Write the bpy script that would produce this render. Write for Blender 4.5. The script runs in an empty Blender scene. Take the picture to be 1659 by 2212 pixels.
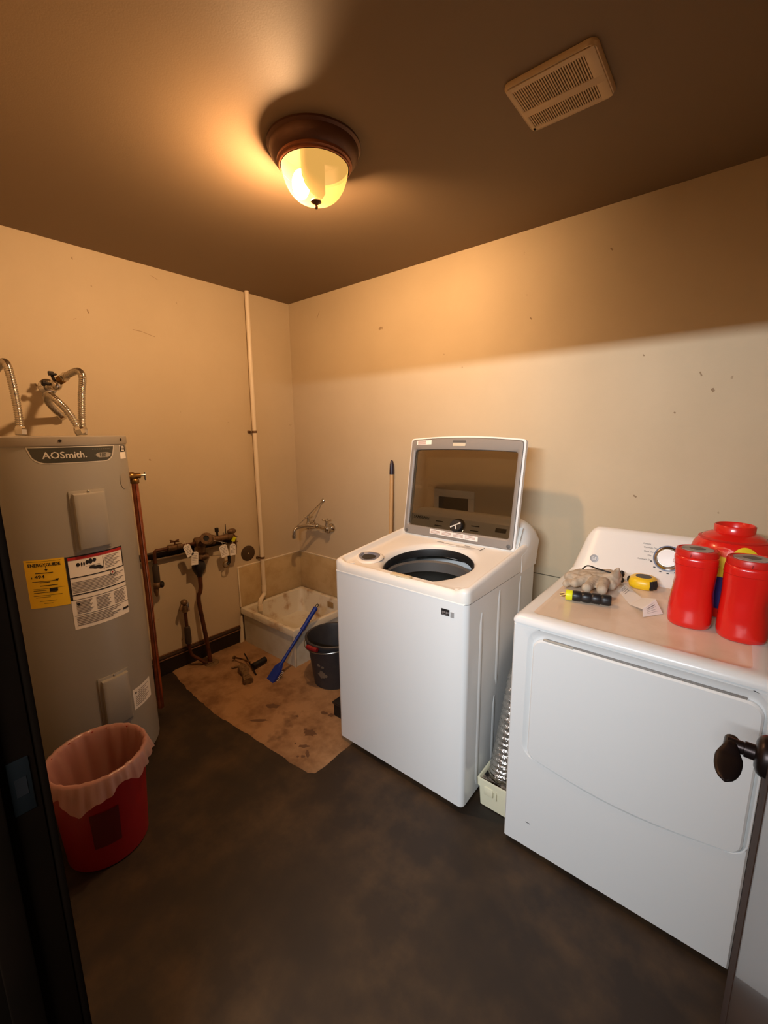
import bpy, bmesh, math, random
from mathutils import Vector, Matrix
random.seed(7)
sc = bpy.context.scene
COL = sc.collection
PI = math.pi
R = math.radians

# ---------------------------------------------------------------- camera
CAM_H = 1.534
F_PX = 920.0
YAW, PITCH, ROLL = R(39.5), R(10.55), R(-0.59)
fwd = Vector((-math.sin(YAW) * math.cos(PITCH), math.cos(YAW) * math.cos(PITCH), -math.sin(PITCH)))
rgt0 = Vector((math.cos(YAW), math.sin(YAW), 0))
up0 = rgt0.cross(fwd)
rgt = rgt0 * math.cos(ROLL) + up0 * math.sin(ROLL)
upv = -rgt0 * math.sin(ROLL) + up0 * math.cos(ROLL)
CAM = Vector((0, 0, CAM_H))
cam = bpy.data.objects.new('camera', bpy.data.cameras.new('camera'))
cam.data.sensor_fit = 'HORIZONTAL'
cam.data.sensor_width = 36.0
cam.data.lens = 36.0 * F_PX / 1659.0
cam.data.clip_start = 0.01
m = Matrix((rgt, upv, -fwd)).transposed().to_4x4()
m.translation = CAM
cam.matrix_world = m
COL.objects.link(cam)
sc.camera = cam

# ---------------------------------------------------------------- world, hall light, exposure
world = bpy.data.worlds.new('world')
sc.world = world
world.use_nodes = True
world.node_tree.nodes['Background'].inputs[0].default_value = (0.95, 0.97, 1.0, 1)
world.node_tree.nodes['Background'].inputs[1].default_value = 0.09
hl = bpy.data.lights.new('hall_ceiling_light', 'AREA')
hl.shape = 'RECTANGLE'
hl.size, hl.size_y = 1.5, 0.03
hl.energy = 114
hl.color = (0.88, 0.94, 1.0)
hlo = bpy.data.objects.new('hall_ceiling_light', hl)
hlo.location = (-0.02, -1.2, 2.078)
hlo.rotation_euler = (R(90), 0, 0)
COL.objects.link(hlo)
BULB_STRENGTH = 1540
vs = sc.view_settings
sc.display_settings.display_device = 'sRGB'
vs.view_transform = 'Standard'
vs.look = 'None'
vs.gamma = 1
vs.use_curve_mapping = False
vs.exposure = 0.0

# ---------------------------------------------------------------- pixel to point at a real depth
def ray(px, py):
    return rgt * ((px - 829.5) / F_PX) - upv * ((py - 1106.0) / F_PX) + fwd
def at_x(px, py, X):
    d = ray(px, py); return CAM + d * (X / d.x)
def at_y(px, py, Y):
    d = ray(px, py); return CAM + d * (Y / d.y)
def at_z(px, py, Z):
    d = ray(px, py); return CAM + d * ((Z - CAM_H) / d.z)

# ---------------------------------------------------------------- materials
def s2l(c):
    return tuple(((v / 255) / 12.92 if v / 255 <= 0.04045 else ((v / 255 + 0.055) / 1.055) ** 2.4) for v in c)
MATS = {}
def mat(name, rgb, rough=0.5, metal=0.0, var=None, bump=None, spec=0.5, coat=0.0, var2=None):
    if name in MATS: return MATS[name]
    M = bpy.data.materials.new(name); M.use_nodes = True
    nt = M.node_tree; b = nt.nodes['Principled BSDF']
    c = s2l(rgb)
    b.inputs['Base Color'].default_value = (*c, 1)
    b.inputs['Roughness'].default_value = rough
    b.inputs['Metallic'].default_value = metal
    b.inputs['Specular IOR Level'].default_value = spec
    b.inputs['Coat Weight'].default_value = coat
    tc = nt.nodes.new('ShaderNodeTexCoord')
    if var:                                   # (scale, second colour, low, high)
        n = nt.nodes.new('ShaderNodeTexNoise'); n.inputs['Scale'].default_value = var[0]; n.inputs['Detail'].default_value = 6
        n.inputs['Roughness'].default_value = 0.62
        r = nt.nodes.new('ShaderNodeValToRGB')
        r.color_ramp.elements[0].position = var[2]; r.color_ramp.elements[1].position = var[3]
        r.color_ramp.elements[0].color = (*c, 1); r.color_ramp.elements[1].color = (*s2l(var[1]), 1)
        nt.links.new(tc.outputs['Object'], n.inputs['Vector']); nt.links.new(n.outputs['Fac'], r.inputs['Fac'])
        out = r.outputs['Color']
        if var2:
            n2 = nt.nodes.new('ShaderNodeTexNoise'); n2.inputs['Scale'].default_value = var2[0]; n2.inputs['Detail'].default_value = 8
            r2 = nt.nodes.new('ShaderNodeValToRGB')
            r2.color_ramp.elements[0].position = var2[2]; r2.color_ramp.elements[1].position = var2[3]
            r2.color_ramp.elements[0].color = (0, 0, 0, 1); r2.color_ramp.elements[1].color = (1, 1, 1, 1)
            mx = nt.nodes.new('ShaderNodeMix'); mx.data_type = 'RGBA'
            nt.links.new(tc.outputs['Object'], n2.inputs['Vector']); nt.links.new(n2.outputs['Fac'], r2.inputs['Fac'])
            nt.links.new(r2.outputs['Color'], mx.inputs['Factor']); nt.links.new(out, mx.inputs['A'])
            mx.inputs['B'].default_value = (*s2l(var2[1]), 1)
            out = mx.outputs['Result']
        nt.links.new(out, b.inputs['Base Color'])
    if bump:                                  # (scale, strength, distance)
        n = nt.nodes.new('ShaderNodeTexNoise'); n.inputs['Scale'].default_value = bump[0]; n.inputs['Detail'].default_value = 3
        bp = nt.nodes.new('ShaderNodeBump'); bp.inputs['Strength'].default_value = bump[1]; bp.inputs['Distance'].default_value = bump[2]
        nt.links.new(tc.outputs['Object'], n.inputs['Vector']); nt.links.new(n.outputs['Fac'], bp.inputs['Height'])
        nt.links.new(bp.outputs['Normal'], b.inputs['Normal'])
    MATS[name] = M
    return M

WALL = mat('wall_paint', (196, 178, 148), 0.62, var=(2.2, (190, 172, 142), 0.35, 0.7), var2=(14, (150, 128, 100), 0.735, 0.76), bump=(260, 0.12, 0.002), spec=0.3)
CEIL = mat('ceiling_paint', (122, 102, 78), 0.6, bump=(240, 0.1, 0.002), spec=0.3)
FLOOR = mat('stained_concrete', (35, 23, 12), 0.6, var=(5, (80, 58, 33), 0.42, 0.82), var2=(2.6, (29, 19, 10), 0.48, 0.66), bump=(40, 0.15, 0.003))
SLAB = mat('fresh_concrete', (158, 122, 86), 0.85, var=(6, (118, 86, 56), 0.42, 0.66), var2=(5, (76, 52, 33), 0.63, 0.74), bump=(120, 0.3, 0.002), spec=0.3)
BASE = mat('black_vinyl', (24, 19, 17), 0.45)
OAKTOP = mat('painted_lip', (112, 78, 52), 0.6)
WHITE = mat('white_enamel', (226, 226, 224), 0.28, spec=0.5, coat=0.3)
WHITEP = mat('white_plastic', (228, 224, 216), 0.36, bump=(500, 0.02, 0.001))
GREYP = mat('grey_plastic', (132, 126, 120), 0.42)
DARKP = mat('dark_plastic', (26, 25, 27), 0.4)
BLACK = mat('black_rubber', (14, 13, 13), 0.55)
STEEL = mat('stainless_steel', (170, 168, 162), 0.3, 1.0)
CHROME = mat('chrome', (205, 200, 192), 0.16, 1.0)
BRASS = mat('worn_brass', (150, 112, 60), 0.38, 0.9, var=(30, (84, 62, 36), 0.4, 0.7))
COPPER = mat('copper', (206, 128, 92), 0.26, 1.0, var=(22, (170, 92, 60), 0.4, 0.75))
OLDCU = mat('tarnished_copper', (104, 60, 34), 0.5, 0.55, var=(25, (66, 42, 26), 0.4, 0.7))
BRONZE = mat('weathered_bronze', (122, 92, 62), 0.55, 0.45, var=(40, (78, 58, 38), 0.4, 0.7), bump=(90, 0.2, 0.002))
RUST = mat('rusty_metal', (122, 96, 62), 0.8, 0.2, var=(45, (78, 50, 28), 0.42, 0.66), bump=(70, 0.5, 0.004))
DARKM = mat('dark_iron', (40, 32, 26), 0.55, 0.5)
TANK = mat('heater_enamel', (150, 146, 138), 0.34, spec=0.5)
TANKTOP = mat('heater_cap_enamel', (152, 144, 132), 0.35)
PAPER = mat('printed_paper', (236, 230, 222), 0.6)
YELLOWL = mat('yellow_label', (240, 196, 36), 0.5)
INK = mat('black_ink', (22, 18, 18), 0.6)
INKG = mat('grey_ink', (120, 112, 108), 0.6)
REDINK = mat('red_ink', (176, 36, 28), 0.55)
PLATE = mat('logo_plate', (58, 58, 52), 0.35)
GREENINK = mat('green_ink', (70, 140, 60), 0.5)
SILVERINK = mat('silver_ink', (200, 196, 188), 0.4)
PVC = mat('white_pvc', (226, 210, 184), 0.4)
SINK = mat('mop_sink_enamel', (214, 206, 186), 0.42, var=(8, (186, 156, 112), 0.5, 0.8), var2=(8, (152, 112, 68), 0.56, 0.74))
SINKF = mat('mop_sink_skirt', (206, 204, 190), 0.5, var=(6, (180, 170, 146), 0.5, 0.8))
SPLASH = mat('splash_panel', (196, 172, 128), 0.4, var=(7, (168, 138, 92), 0.45, 0.8))
CAULK = mat('caulk', (226, 212, 186), 0.6)
BLUEP = mat('blue_plastic', (24, 52, 150), 0.38)
BRISTLE = mat('bristle', (196, 188, 176), 0.8)
BUCKET = mat('bucket_plastic', (46, 46, 50), 0.5, var=(20, (58, 56, 56), 0.4, 0.8))
REDH = mat('red_handle', (122, 18, 28), 0.4)
REDBIN = mat('red_bin', (140, 8, 12), 0.42)
REDJUG = mat('red_jug', (222, 30, 22), 0.26, coat=0.4)
REDJUG2 = mat('red_jug_lid', (206, 34, 26), 0.34)
WOOD = mat('pale_wood_handle', (196, 160, 112), 0.5)
NAVY = mat('navy_plastic', (32, 22, 44), 0.4)
GLOVE = mat('grey_leather', (186, 170, 148), 0.85, var=(40, (146, 130, 110), 0.45, 0.75), bump=(60, 0.35, 0.004))
YELP = mat('yellow_plastic', (242, 198, 30), 0.35)
YELN = mat('neon_yellow', (222, 224, 30), 0.4)
IVORY = mat('ivory_plastic', (226, 220, 190), 0.45)
LINT = mat('lint', (138, 124, 108), 0.95, var=(60, (70, 60, 52), 0.45, 0.62), bump=(120, 0.9, 0.01))
FOIL = mat('aluminium_foil', (206, 202, 196), 0.22, 1.0, bump=(90, 0.9, 0.006))
DOORB = mat('brown_door_gloss', (58, 42, 32), 0.3, spec=0.7, coat=0.3)
DOORE = mat('brown_door_matt', (52, 34, 24), 0.75, spec=0.2)
JAMB = mat('brown_frame', (20, 13, 8), 0.8, var=(8, (16, 11, 7), 0.4, 0.7), var2=(30, (80, 66, 50), 0.72, 0.76), spec=0.0)
LEVER = mat('oiled_bronze', (40, 30, 28), 0.36, 0.7)
LAMPM = mat('lamp_bronze', (92, 58, 40), 0.42, 0.35, bump=(300, 0.1, 0.001))
GRILLE = mat('fan_plastic', (198, 172, 134), 0.5)
DARKV = mat('fan_void', (20, 16, 12), 0.9)
STRUT = mat('strut_steel', (66, 52, 40), 0.5, 0.4)
LABELG = mat('gasket_grey', (84, 82, 80), 0.5)
YARC = mat('label_yellow', (236, 206, 40), 0.4)
ORARC = mat('label_orange', (228, 70, 30), 0.35)
BLUEL = mat('label_blue', (40, 32, 96), 0.4)
LIDDISC = mat('grey_disc_label', (172, 164, 156), 0.45, var=(30, (120, 112, 104), 0.45, 0.7))
CUP = mat('dispenser_grey', (110, 114, 128), 0.3)

def trans_mat(name, trans_rgb, trans_fac, other_rgb, translucent=0.0, gloss=0.08, rough=0.1, glow=None):
    M = bpy.data.materials.new(name); M.use_nodes = True
    nt = M.node_tree; nt.nodes.clear()
    o = nt.nodes.new('ShaderNodeOutputMaterial')
    t = nt.nodes.new('ShaderNodeBsdfTransparent'); t.inputs[0].default_value = (*trans_rgb, 1)
    d = nt.nodes.new('ShaderNodeBsdfDiffuse'); d.inputs[0].default_value = (*other_rgb, 1)
    l = nt.nodes.new('ShaderNodeBsdfTranslucent'); l.inputs[0].default_value = (*other_rgb, 1)
    g = nt.nodes.new('ShaderNodeBsdfGlossy'); g.inputs['Roughness'].default_value = rough
    m1 = nt.nodes.new('ShaderNodeMixShader'); m1.inputs[0].default_value = translucent
    nt.links.new(d.outputs[0], m1.inputs[1]); nt.links.new(l.outputs[0], m1.inputs[2])
    m2 = nt.nodes.new('ShaderNodeMixShader'); m2.inputs[0].default_value = trans_fac
    nt.links.new(m1.outputs[0], m2.inputs[1]); nt.links.new(t.outputs[0], m2.inputs[2])
    m3 = nt.nodes.new('ShaderNodeMixShader'); m3.inputs[0].default_value = gloss
    nt.links.new(m2.outputs[0], m3.inputs[1]); nt.links.new(g.outputs[0], m3.inputs[2])
    if glow:                                  # added emission, stands in for bulb light scattered in the glass
        e = nt.nodes.new('ShaderNodeEmission'); e.inputs[0].default_value = (*glow, 1); e.inputs[1].default_value = 1.0
        ad = nt.nodes.new('ShaderNodeAddShader'); nt.links.new(m3.outputs[0], ad.inputs[0]); nt.links.new(e.outputs[0], ad.inputs[1]); nt.links.new(ad.outputs[0], o.inputs[0])
    else: nt.links.new(m3.outputs[0], o.inputs[0])
    return M
DOME = trans_mat('amber_frosted_glass', (1.0, 0.88, 0.72), 0.970, (0.80, 0.42, 0.14), 0.85, 0.003, 0.2, glow=(0.74, 0.38, 0.085))
PLATEM = trans_mat('amber_blocker', (1, 1, 1), 0.0, (0.0011, 0.00055, 0.00014), 0.5, 0.0, 0.5)  # faint amber, so the added blocker looks lit through
LIDGLASS = trans_mat('tinted_lid_glass', (0.56, 0.52, 0.46), 0.97, (0.02, 0.02, 0.02), 0.0, 0.045, 0.03)
BAG = trans_mat('pink_white_bag', (1.0, 0.80, 0.74), 0.45, (0.80, 0.52, 0.44), 0.4, 0.04, 0.3)
def emit_mat(name, rgb, s):
    M = bpy.data.materials.new(name); M.use_nodes = True
    nt = M.node_tree; nt.nodes.clear()
    o = nt.nodes.new('ShaderNodeOutputMaterial'); e = nt.nodes.new('ShaderNodeEmission')
    e.inputs[0].default_value = (*rgb, 1); e.inputs[1].default_value = s
    nt.links.new(e.outputs[0], o.inputs[0]); return M
BULBM = emit_mat('bulb_glow', (1.0, 0.67, 0.40), BULB_STRENGTH)

# ---------------------------------------------------------------- mesh helpers
class MB:
    def __init__(s): s.bm = bmesh.new()
    def _face(s, vs):
        try: return s.bm.faces.new(vs)
        except ValueError: return None
    def box(s, x0, x1, y0, y1, z0, z1, bev=0.0, seg=2, edges=None):
        b2 = bmesh.new()
        bmesh.ops.create_cube(b2, size=1)
        for v in b2.verts:
            v.co = Vector(((x0 + x1) / 2 + v.co.x * (x1 - x0), (y0 + y1) / 2 + v.co.y * (y1 - y0), (z0 + z1) / 2 + v.co.z * (z1 - z0)))
        if bev:
            es = [e for e in b2.edges if edges is None or edges(e)]
            bmesh.ops.bevel(b2, geom=es, offset=bev, segments=seg, profile=0.5, affect='EDGES')
        s.merge(b2); return s
    def merge(s, b2, M=None):
        mp = {}
        for v in b2.verts: mp[v] = s.bm.verts.new(M @ v.co if M else v.co)
        for f in b2.faces: s._face([mp[v] for v in f.verts])
        b2.free()
    def loft(s, loops, cap0=True, cap1=True, closed=True, ring=False):
        L = [[s.bm.verts.new(Vector(p)) for p in lp] for lp in loops]
        n = len(L[0]); pairs = list(zip(L[:-1], L[1:]))
        if ring: pairs.append((L[-1], L[0]))
        for a, b in pairs:
            for i in range(n if closed else n - 1):
                j = (i + 1) % n
                s._face([a[i], a[j], b[j], b[i]])
        if closed and not ring:
            if cap0: s._face(list(reversed(L[0])))
            if cap1: s._face(L[-1])
        return s
    def tube(s, pts, r, n=12, caps=True, rads=None):
        pts = [Vector(p) for p in pts]
        k = len(pts); loops = []
        t0 = (pts[1] - pts[0]).normalized()
        a = Vector((0, 0, 1)) if abs(t0.z) < 0.9 else Vector((1, 0, 0))
        u = t0.cross(a).normalized()
        for i in range(k):
            t = (pts[min(i + 1, k - 1)] - pts[max(i - 1, 0)]).normalized()
            u = (u - t * u.dot(t)).normalized(); v = t.cross(u)
            rr = rads[i] if rads else r
            loops.append([pts[i] + (u * math.cos(2 * PI * q / n) + v * math.sin(2 * PI * q / n)) * rr for q in range(n)])
        s.loft(loops, caps, caps); return s
    def lathe(s, prof, c=(0, 0, 0), axis=(0, 0, 1), n=32, cap0=True, cap1=True, sq=None):
        c = Vector(c); w = Vector(axis).normalized()
        a = Vector((1, 0, 0)) if abs(w.x) < 0.9 else Vector((0, 1, 0))
        u = (a - w * a.dot(w)).normalized(); v = w.cross(u)
        loops = []
        for r, h in prof:
            lp = []
            for q in range(n):
                t = 2 * PI * q / n; k = 1.0
                if sq: k = 1.0 / ((abs(math.cos(t)) ** sq + abs(math.sin(t)) ** sq) ** (1.0 / sq))
                lp.append(c + w * h + (u * math.cos(t) + v * math.sin(t)) * max(r, 1e-5) * k)
            loops.append(lp)
        s.loft(loops, cap0, cap1); return s
    def ball(s, c, rx, ry=None, rz=None, M=None, seg=16):
        b2 = bmesh.new(); bmesh.ops.create_uvsphere(b2, u_segments=seg, v_segments=max(6, seg // 2), radius=1)
        T = Matrix.Translation(Vector(c)) @ (M or Matrix()) @ Matrix.Diagonal((rx, ry or rx, rz or rx, 1))
        s.merge(b2, T); return s
    def prism(s, outline, fn, d0, d1):            # outline of (a,b) swept from d0 to d1, fn(a,b,d) -> point
        s.loft([[fn(a, b, d0) for a, b in outline], [fn(a, b, d1) for a, b in outline]]); return s
    def grid(s, nu, nv, fn):
        V = [[s.bm.verts.new(Vector(fn(i / nu, j / nv))) for j in range(nv + 1)] for i in range(nu + 1)]
        for i in range(nu):
            for j in range(nv): s._face([V[i][j], V[i + 1][j], V[i + 1][j + 1], V[i][j + 1]])
        return s
    def thick_grid(s, nu, nv, fn, off):           # closed slab from a grid and an offset function
        A = [[Vector(fn(i / nu, j / nv)) for j in range(nv + 1)] for i in range(nu + 1)]
        top = [[s.bm.verts.new(A[i][j] + Vector(off(i / nu, j / nv))) for j in range(nv + 1)] for i in range(nu + 1)]
        bot = [[s.bm.verts.new(A[i][j]) for j in range(nv + 1)] for i in range(nu + 1)]
        for i in range(nu):
            for j in range(nv):
                s._face([top[i][j], top[i + 1][j], top[i + 1][j + 1], top[i][j + 1]])
                s._face([bot[i][j], bot[i][j + 1], bot[i + 1][j + 1], bot[i + 1][j]])
        for i in range(nu):
            s._face([bot[i][0], bot[i + 1][0], top[i + 1][0], top[i][0]])
            s._face([top[i][nv], top[i + 1][nv], bot[i + 1][nv], bot[i][nv]])
        for j in range(nv):
            s._face([top[0][j], top[0][j + 1], bot[0][j + 1], bot[0][j]])
            s._face([bot[nu][j], bot[nu][j + 1], top[nu][j + 1], top[nu][j]])
        return s
    def quad(s, *ps):
        s._face([s.bm.verts.new(Vector(p)) for p in ps]); return s

def arc_pts(pts, n=8):                            # Catmull-Rom through points
    P = [Vector(p) for p in pts]; out = []
    for i in range(len(P) - 1):
        p0 = P[max(i - 1, 0)]; p1 = P[i]; p2 = P[i + 1]; p3 = P[min(i + 2, len(P) - 1)]
        for k in range(n):
            t = k / n
            out.append(0.5 * ((2 * p1) + (p2 - p0) * t + (2 * p0 - 5 * p1 + 4 * p2 - p3) * t * t + (3 * p1 - p0 - 3 * p2 + p3) * t ** 3))
    out.append(P[-1]); return out

WL = {}
def tag(o, label=None, cat=None, group=None, kind=None):
    if label: o['label'] = label
    if cat: o['category'] = cat
    if group: o['group'] = group
    if kind: o['kind'] = kind
    return o
def thing(name, loc, label, cat, group=None):
    o = bpy.data.objects.new(name, None); o.empty_display_size = 0.05
    o.location = loc; COL.objects.link(o); WL[o] = Vector(loc)
    return tag(o, label, cat, group)
def mesh(name, mb, M, parent=None, base=None, sharp=35, smooth=True):
    """one mesh object; vertices are given in world space and stored relative to its thing"""
    me = bpy.data.meshes.new(name)
    bm = mb.bm
    bmesh.ops.recalc_face_normals(bm, faces=bm.faces)
    off = WL[parent] if parent else Vector(base if base is not None else (0, 0, 0))
    for v in bm.verts: v.co -= off
    bm.to_mesh(me); bm.free()
    me.materials.append(M)
    if smooth and len(me.polygons):
        me.polygons.foreach_set('use_smooth', [True] * len(me.polygons))
        me.set_sharp_from_angle(angle=R(sharp))
    o = bpy.data.objects.new(name, me); COL.objects.link(o)
    if 'print' in name or name in ('danger_strip', 'lettering', 'emblem_letters', 'capacity_number'): o['kind'] = 'stuff'
    if parent:
        o.parent = parent; WL[o] = off
    else:
        o.location = off; WL[o] = off
    return o
PRINTS = ('print', 'lettering', 'danger_strip')
def struct(name, mb, M, label=None, **k):
    o = mesh(name, mb, M, **k); o['kind'] = 'structure'
    if label: o['label'] = label
    return o
def copy_part(src, parent, loc=(0, 0, 0)):
    c = src.copy(); COL.objects.link(c); c.parent = parent; c.location = loc; WL[c] = WL[parent]; return c

_tx = {}
def text_geo(body, size, align='LEFT'):
    key = (body, align)
    if key not in _tx:
        cu = bpy.data.curves.new('t', 'FONT'); cu.body = body; cu.size = 1; cu.align_x = align; cu.resolution_u = 2
        ob = bpy.data.objects.new('t', cu); COL.objects.link(ob)
        dg = bpy.context.evaluated_depsgraph_get(); dg.update()
        me = bpy.data.meshes.new_from_object(ob.evaluated_get(dg))
        _tx[key] = ([v.co.copy() for v in me.vertices], [tuple(p.vertices) for p in me.polygons])
        bpy.data.objects.remove(ob); bpy.data.curves.remove(cu); bpy.data.meshes.remove(me)
    V, Fc = _tx[key]
    return [(v.x * size, v.y * size) for v in V], Fc
def text_mb(mb, body, size, fn, align='LEFT', xs=1.0, bold=0.0):
    offs = [(0, 0)] if not bold else [(0, 0), (bold, 0), (bold / 2, bold * 0.4)]
    for k, (ox, oy) in enumerate(offs):
        V, Fc = text_geo(body, size, align)
        vs_ = [mb.bm.verts.new(Vector(fn(x * xs + ox, y + oy)) ) for x, y in V]
        for f in Fc:
            try: mb.bm.faces.new([vs_[i] for i in f])
            except ValueError: pass
    return mb

def rrect(hx, hy, r, n=8, cx=0, cy=0):
    out = []
    for qx, qy, a0 in ((1, 1, 0), (-1, 1, 90), (-1, -1, 180), (1, -1, 270)):
        for k in range(n + 1):
            a = R(a0 + 90 * k / n)
            out.append((cx + qx * (hx - r) + r * math.cos(a), cy + qy * (hy - r) + r * math.sin(a)))
    return out

# ================================================================ THE ROOM
XL, YB, XR, YF, ZC = -2.73, 2.206, 0.30, 0.10, 2.49
OX0, OX1, OZ = -0.78, 0.045, 2.03          # doorway opening
YO = -0.05                                 # outer face of the front wall
struct('floor', MB().box(XL - 0.1, XR + 0.1, -3.4, YB + 0.1, -0.1, 0.0), FLOOR, 'dark stained concrete floor')
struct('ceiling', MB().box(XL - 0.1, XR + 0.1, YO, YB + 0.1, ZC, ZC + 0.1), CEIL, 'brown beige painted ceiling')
struct('wall_left', MB().box(XL - 0.1, XL, YO, YB + 0.1, 0.0, ZC), WALL, 'beige painted wall behind the water heater')
struct('wall_back', MB().box(XL, XR + 0.1, YB, YB + 0.1, 0.0, ZC), WALL, 'beige painted wall behind the washer and dryer')
struct('wall_right', MB().box(XR, XR + 0.1, YO, YB, 0.0, ZC), WALL, 'beige side wall behind the open door')
WLo = [o for o in COL.objects if o.name == 'wall_left'][0]; WBo = [o for o in COL.objects if o.name == 'wall_back'][0]
SCUFF = mat('scuff', (146, 124, 96), 0.8)
for (ax_, ay_, bx_, by_, w_) in ((188, 668, 192, 678, 0.006), (287, 712, 305, 716, 0.003), (305, 716, 335, 728, 0.0025), (325, 595, 342, 605, 0.002), (75, 828, 80, 834, 0.007), (158, 690, 165, 688, 0.002)):
    a_, b_ = at_x(ax_, ay_, XL + 0.0006), at_x(bx_, by_, XL + 0.0006); n_ = Vector((0, -(b_ - a_).z, (b_ - a_).y)).normalized() * w_ / 2
    mesh('scuff', MB().quad(a_ - n_, b_ - n_, b_ + n_, a_ + n_), SCUFF, WLo)
for (ax_, ay_, bx_, by_, w_) in ((1319, 536, 1324, 540, 0.006), (1145, 686, 1149, 690, 0.006), (1512, 803, 1516, 812, 0.005), (1538, 839, 1542, 846, 0.010), (1456, 890, 1459, 893, 0.006), (1368, 1070, 1375, 1074, 0.007), (690, 672, 684, 690, 0.003), (1389, 766, 1392, 769, 0.005)):
    a_, b_ = at_y(ax_, ay_, YB - 0.0006), at_y(bx_, by_, YB - 0.0006); n_ = Vector((-(b_ - a_).z, 0, (b_ - a_).x)).normalized() * w_ / 2
    mesh('scuff', MB().quad(a_ - n_, b_ - n_, b_ + n_, a_ + n_), SCUFF, WBo)
fw = MB()
fw.box(XL, OX0 - 0.02, YO, YF, 0, ZC); fw.box(OX1 + 0.02, XR, YO, YF, 0, ZC); fw.box(OX0 - 0.02, OX1 + 0.02, YO, YF, OZ + 0.02, ZC)
struct('wall_front', fw, WALL, 'beige wall around the doorway')
# concrete slab patch under the mop sink, 3 mm proud with a chipped bevelled edge
sl = MB()
random.seed(4)
key = [(XL, 1.10), (-2.45, 1.062), (-2.11, 1.045), (-1.75, 1.072), (-1.46, 1.082), (-1.375, 1.09), (-1.345, 1.115), (-1.34, 1.17), (-1.345, 1.30), (-1.345, YB), (XL, YB)]
o0 = []
for a, b in zip(key[:8], key[1:9]):
    n = max(1, int(math.hypot(b[0] - a[0], b[1] - a[1]) / 0.03))
    for k in range(n):
        t = k / n; j_ = 0 if (a[0] == XL and k == 0) else 1
        o0.append((a[0] + (b[0] - a[0]) * t + j_ * random.uniform(-0.003, 0.003), a[1] + (b[1] - a[1]) * t + j_ * random.uniform(-0.005, 0.004)))
o0 += key[8:]
def slab_loop(k, z):
    cx, cy = -2.05, 1.65
    return [(cx + (x - cx) * (k if x > XL + 0.01 else 1), cy + (y - cy) * (k if y < YB - 0.01 else 1), z) for x, y in o0]
sl.loft([slab_loop(1.012, 0.0), slab_loop(1.0, 0.004), slab_loop(0.985, 0.006)])
struct('floor_slab', sl, SLAB, 'pale tan concrete patch of floor in front of the mop sink')
slab_o = [o for o in COL.objects if o.name == 'floor_slab'][0]
random.seed(8)
for (cx_, cy_, rx_, ry_) in ((670, 1583, 15, 8), (660, 1576, 5, 3), (657, 1612, 12, 4), (664, 1628, 5, 8), (655, 1634, 6, 3), (643, 1634, 3, 3), (638, 1606, 2, 2), (641, 1547, 4, 3), (700, 1540, 9, 4), (715, 1545, 7, 4), (590, 1525, 16, 5), (560, 1556, 20, 3)):
    mb = MB(); vs_ = []
    for k in range(16):
        t = 2 * PI * k / 16; j_ = random.uniform(0.65, 1.15); vs_.append(mb.bm.verts.new(at_z(cx_ + rx_ * j_ * math.cos(t), cy_ + ry_ * j_ * math.sin(t), 0.0064)))
    mb._face(vs_); mesh('stain', mb, mat('damp_stain', (96, 66, 42), 0.7), slab_o, smooth=False)
# base board on the left wall with its lip
bb = struct('baseboard_left', MB().box(XL, XL + 0.014, 0.25, 1.605, 0.0, 0.112), BASE, 'black vinyl baseboard')
mesh('top_lip', MB().box(XL, XL + 0.022, 0.25, 1.605, 0.112, 0.128, 0.005), mat('dark_lip', (58, 40, 28), 0.5), bb)
mesh('wall_caulk', MB().box(XL, XL + 0.010, 0.25, 1.605, 0.128, 0.136, 0.003), OAKTOP, bb)
mesh('bead', MB().tube([(XL + 0.017, 0.25, 0.104), (XL + 0.017, 1.605, 0.104)], 0.0045, 8), OAKTOP, bb)
struct('trim_4', MB().box(-0.80, -0.56, YB - 0.002, YB, 0.783, 0.787), mat('seam_line', (92, 84, 66), 0.8), 'thin dark seam across the wall behind the dryer')

# door frame
jl = MB()
jl.box(OX0 - 0.02, OX0, YO - 0.01, YF, 0, OZ + 0.02, 0.002)
jl.box(OX0 - 0.001, OX0 + 0.014, 0.018, 0.056, 0, OZ, 0.003)
jl.box(OX0 - 0.09, OX0 - 0.002, YF, YF + 0.012, 0, OZ + 0.08, 0.003)
jl.box(OX0 - 0.09, OX0 - 0.002, YO - 0.014, YO, 0, OZ + 0.08, 0.003)
j1 = struct('trim_1', jl, JAMB, 'dark brown door jamb on the latch side')
mesh('strike_plate', MB().box(OX0 - 0.001, OX0 + 0.002, 0.066, 0.092, 0.97, 1.06, 0.001), mat('strike_steel', (16, 18, 18), 0.7, 0.0, spec=0.1), j1)
mesh('latch_hole', MB().box(OX0 + 0.0015, OX0 + 0.0026, 0.072, 0.086, 1.0, 1.03), BLACK, j1)
jr = MB()
jr.box(OX1, OX1 + 0.02, YO - 0.01, YF, 0, OZ + 0.02, 0.002); jr.box(OX1 - 0.014, OX1 + 0.001, 0.018, 0.05, 0, OZ, 0.003)
struct('trim_2', jr, JAMB, 'dark brown door jamb on the hinge side')
jh = MB()
jh.box(OX0, OX1, YO - 0.01, YF, OZ, OZ + 0.02, 0.002); jh.box(OX0, OX1, 0.018, 0.056, OZ - 0.014, OZ + 0.001, 0.003)
struct('trim_3', jh, JAMB, 'dark brown door head')
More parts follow.
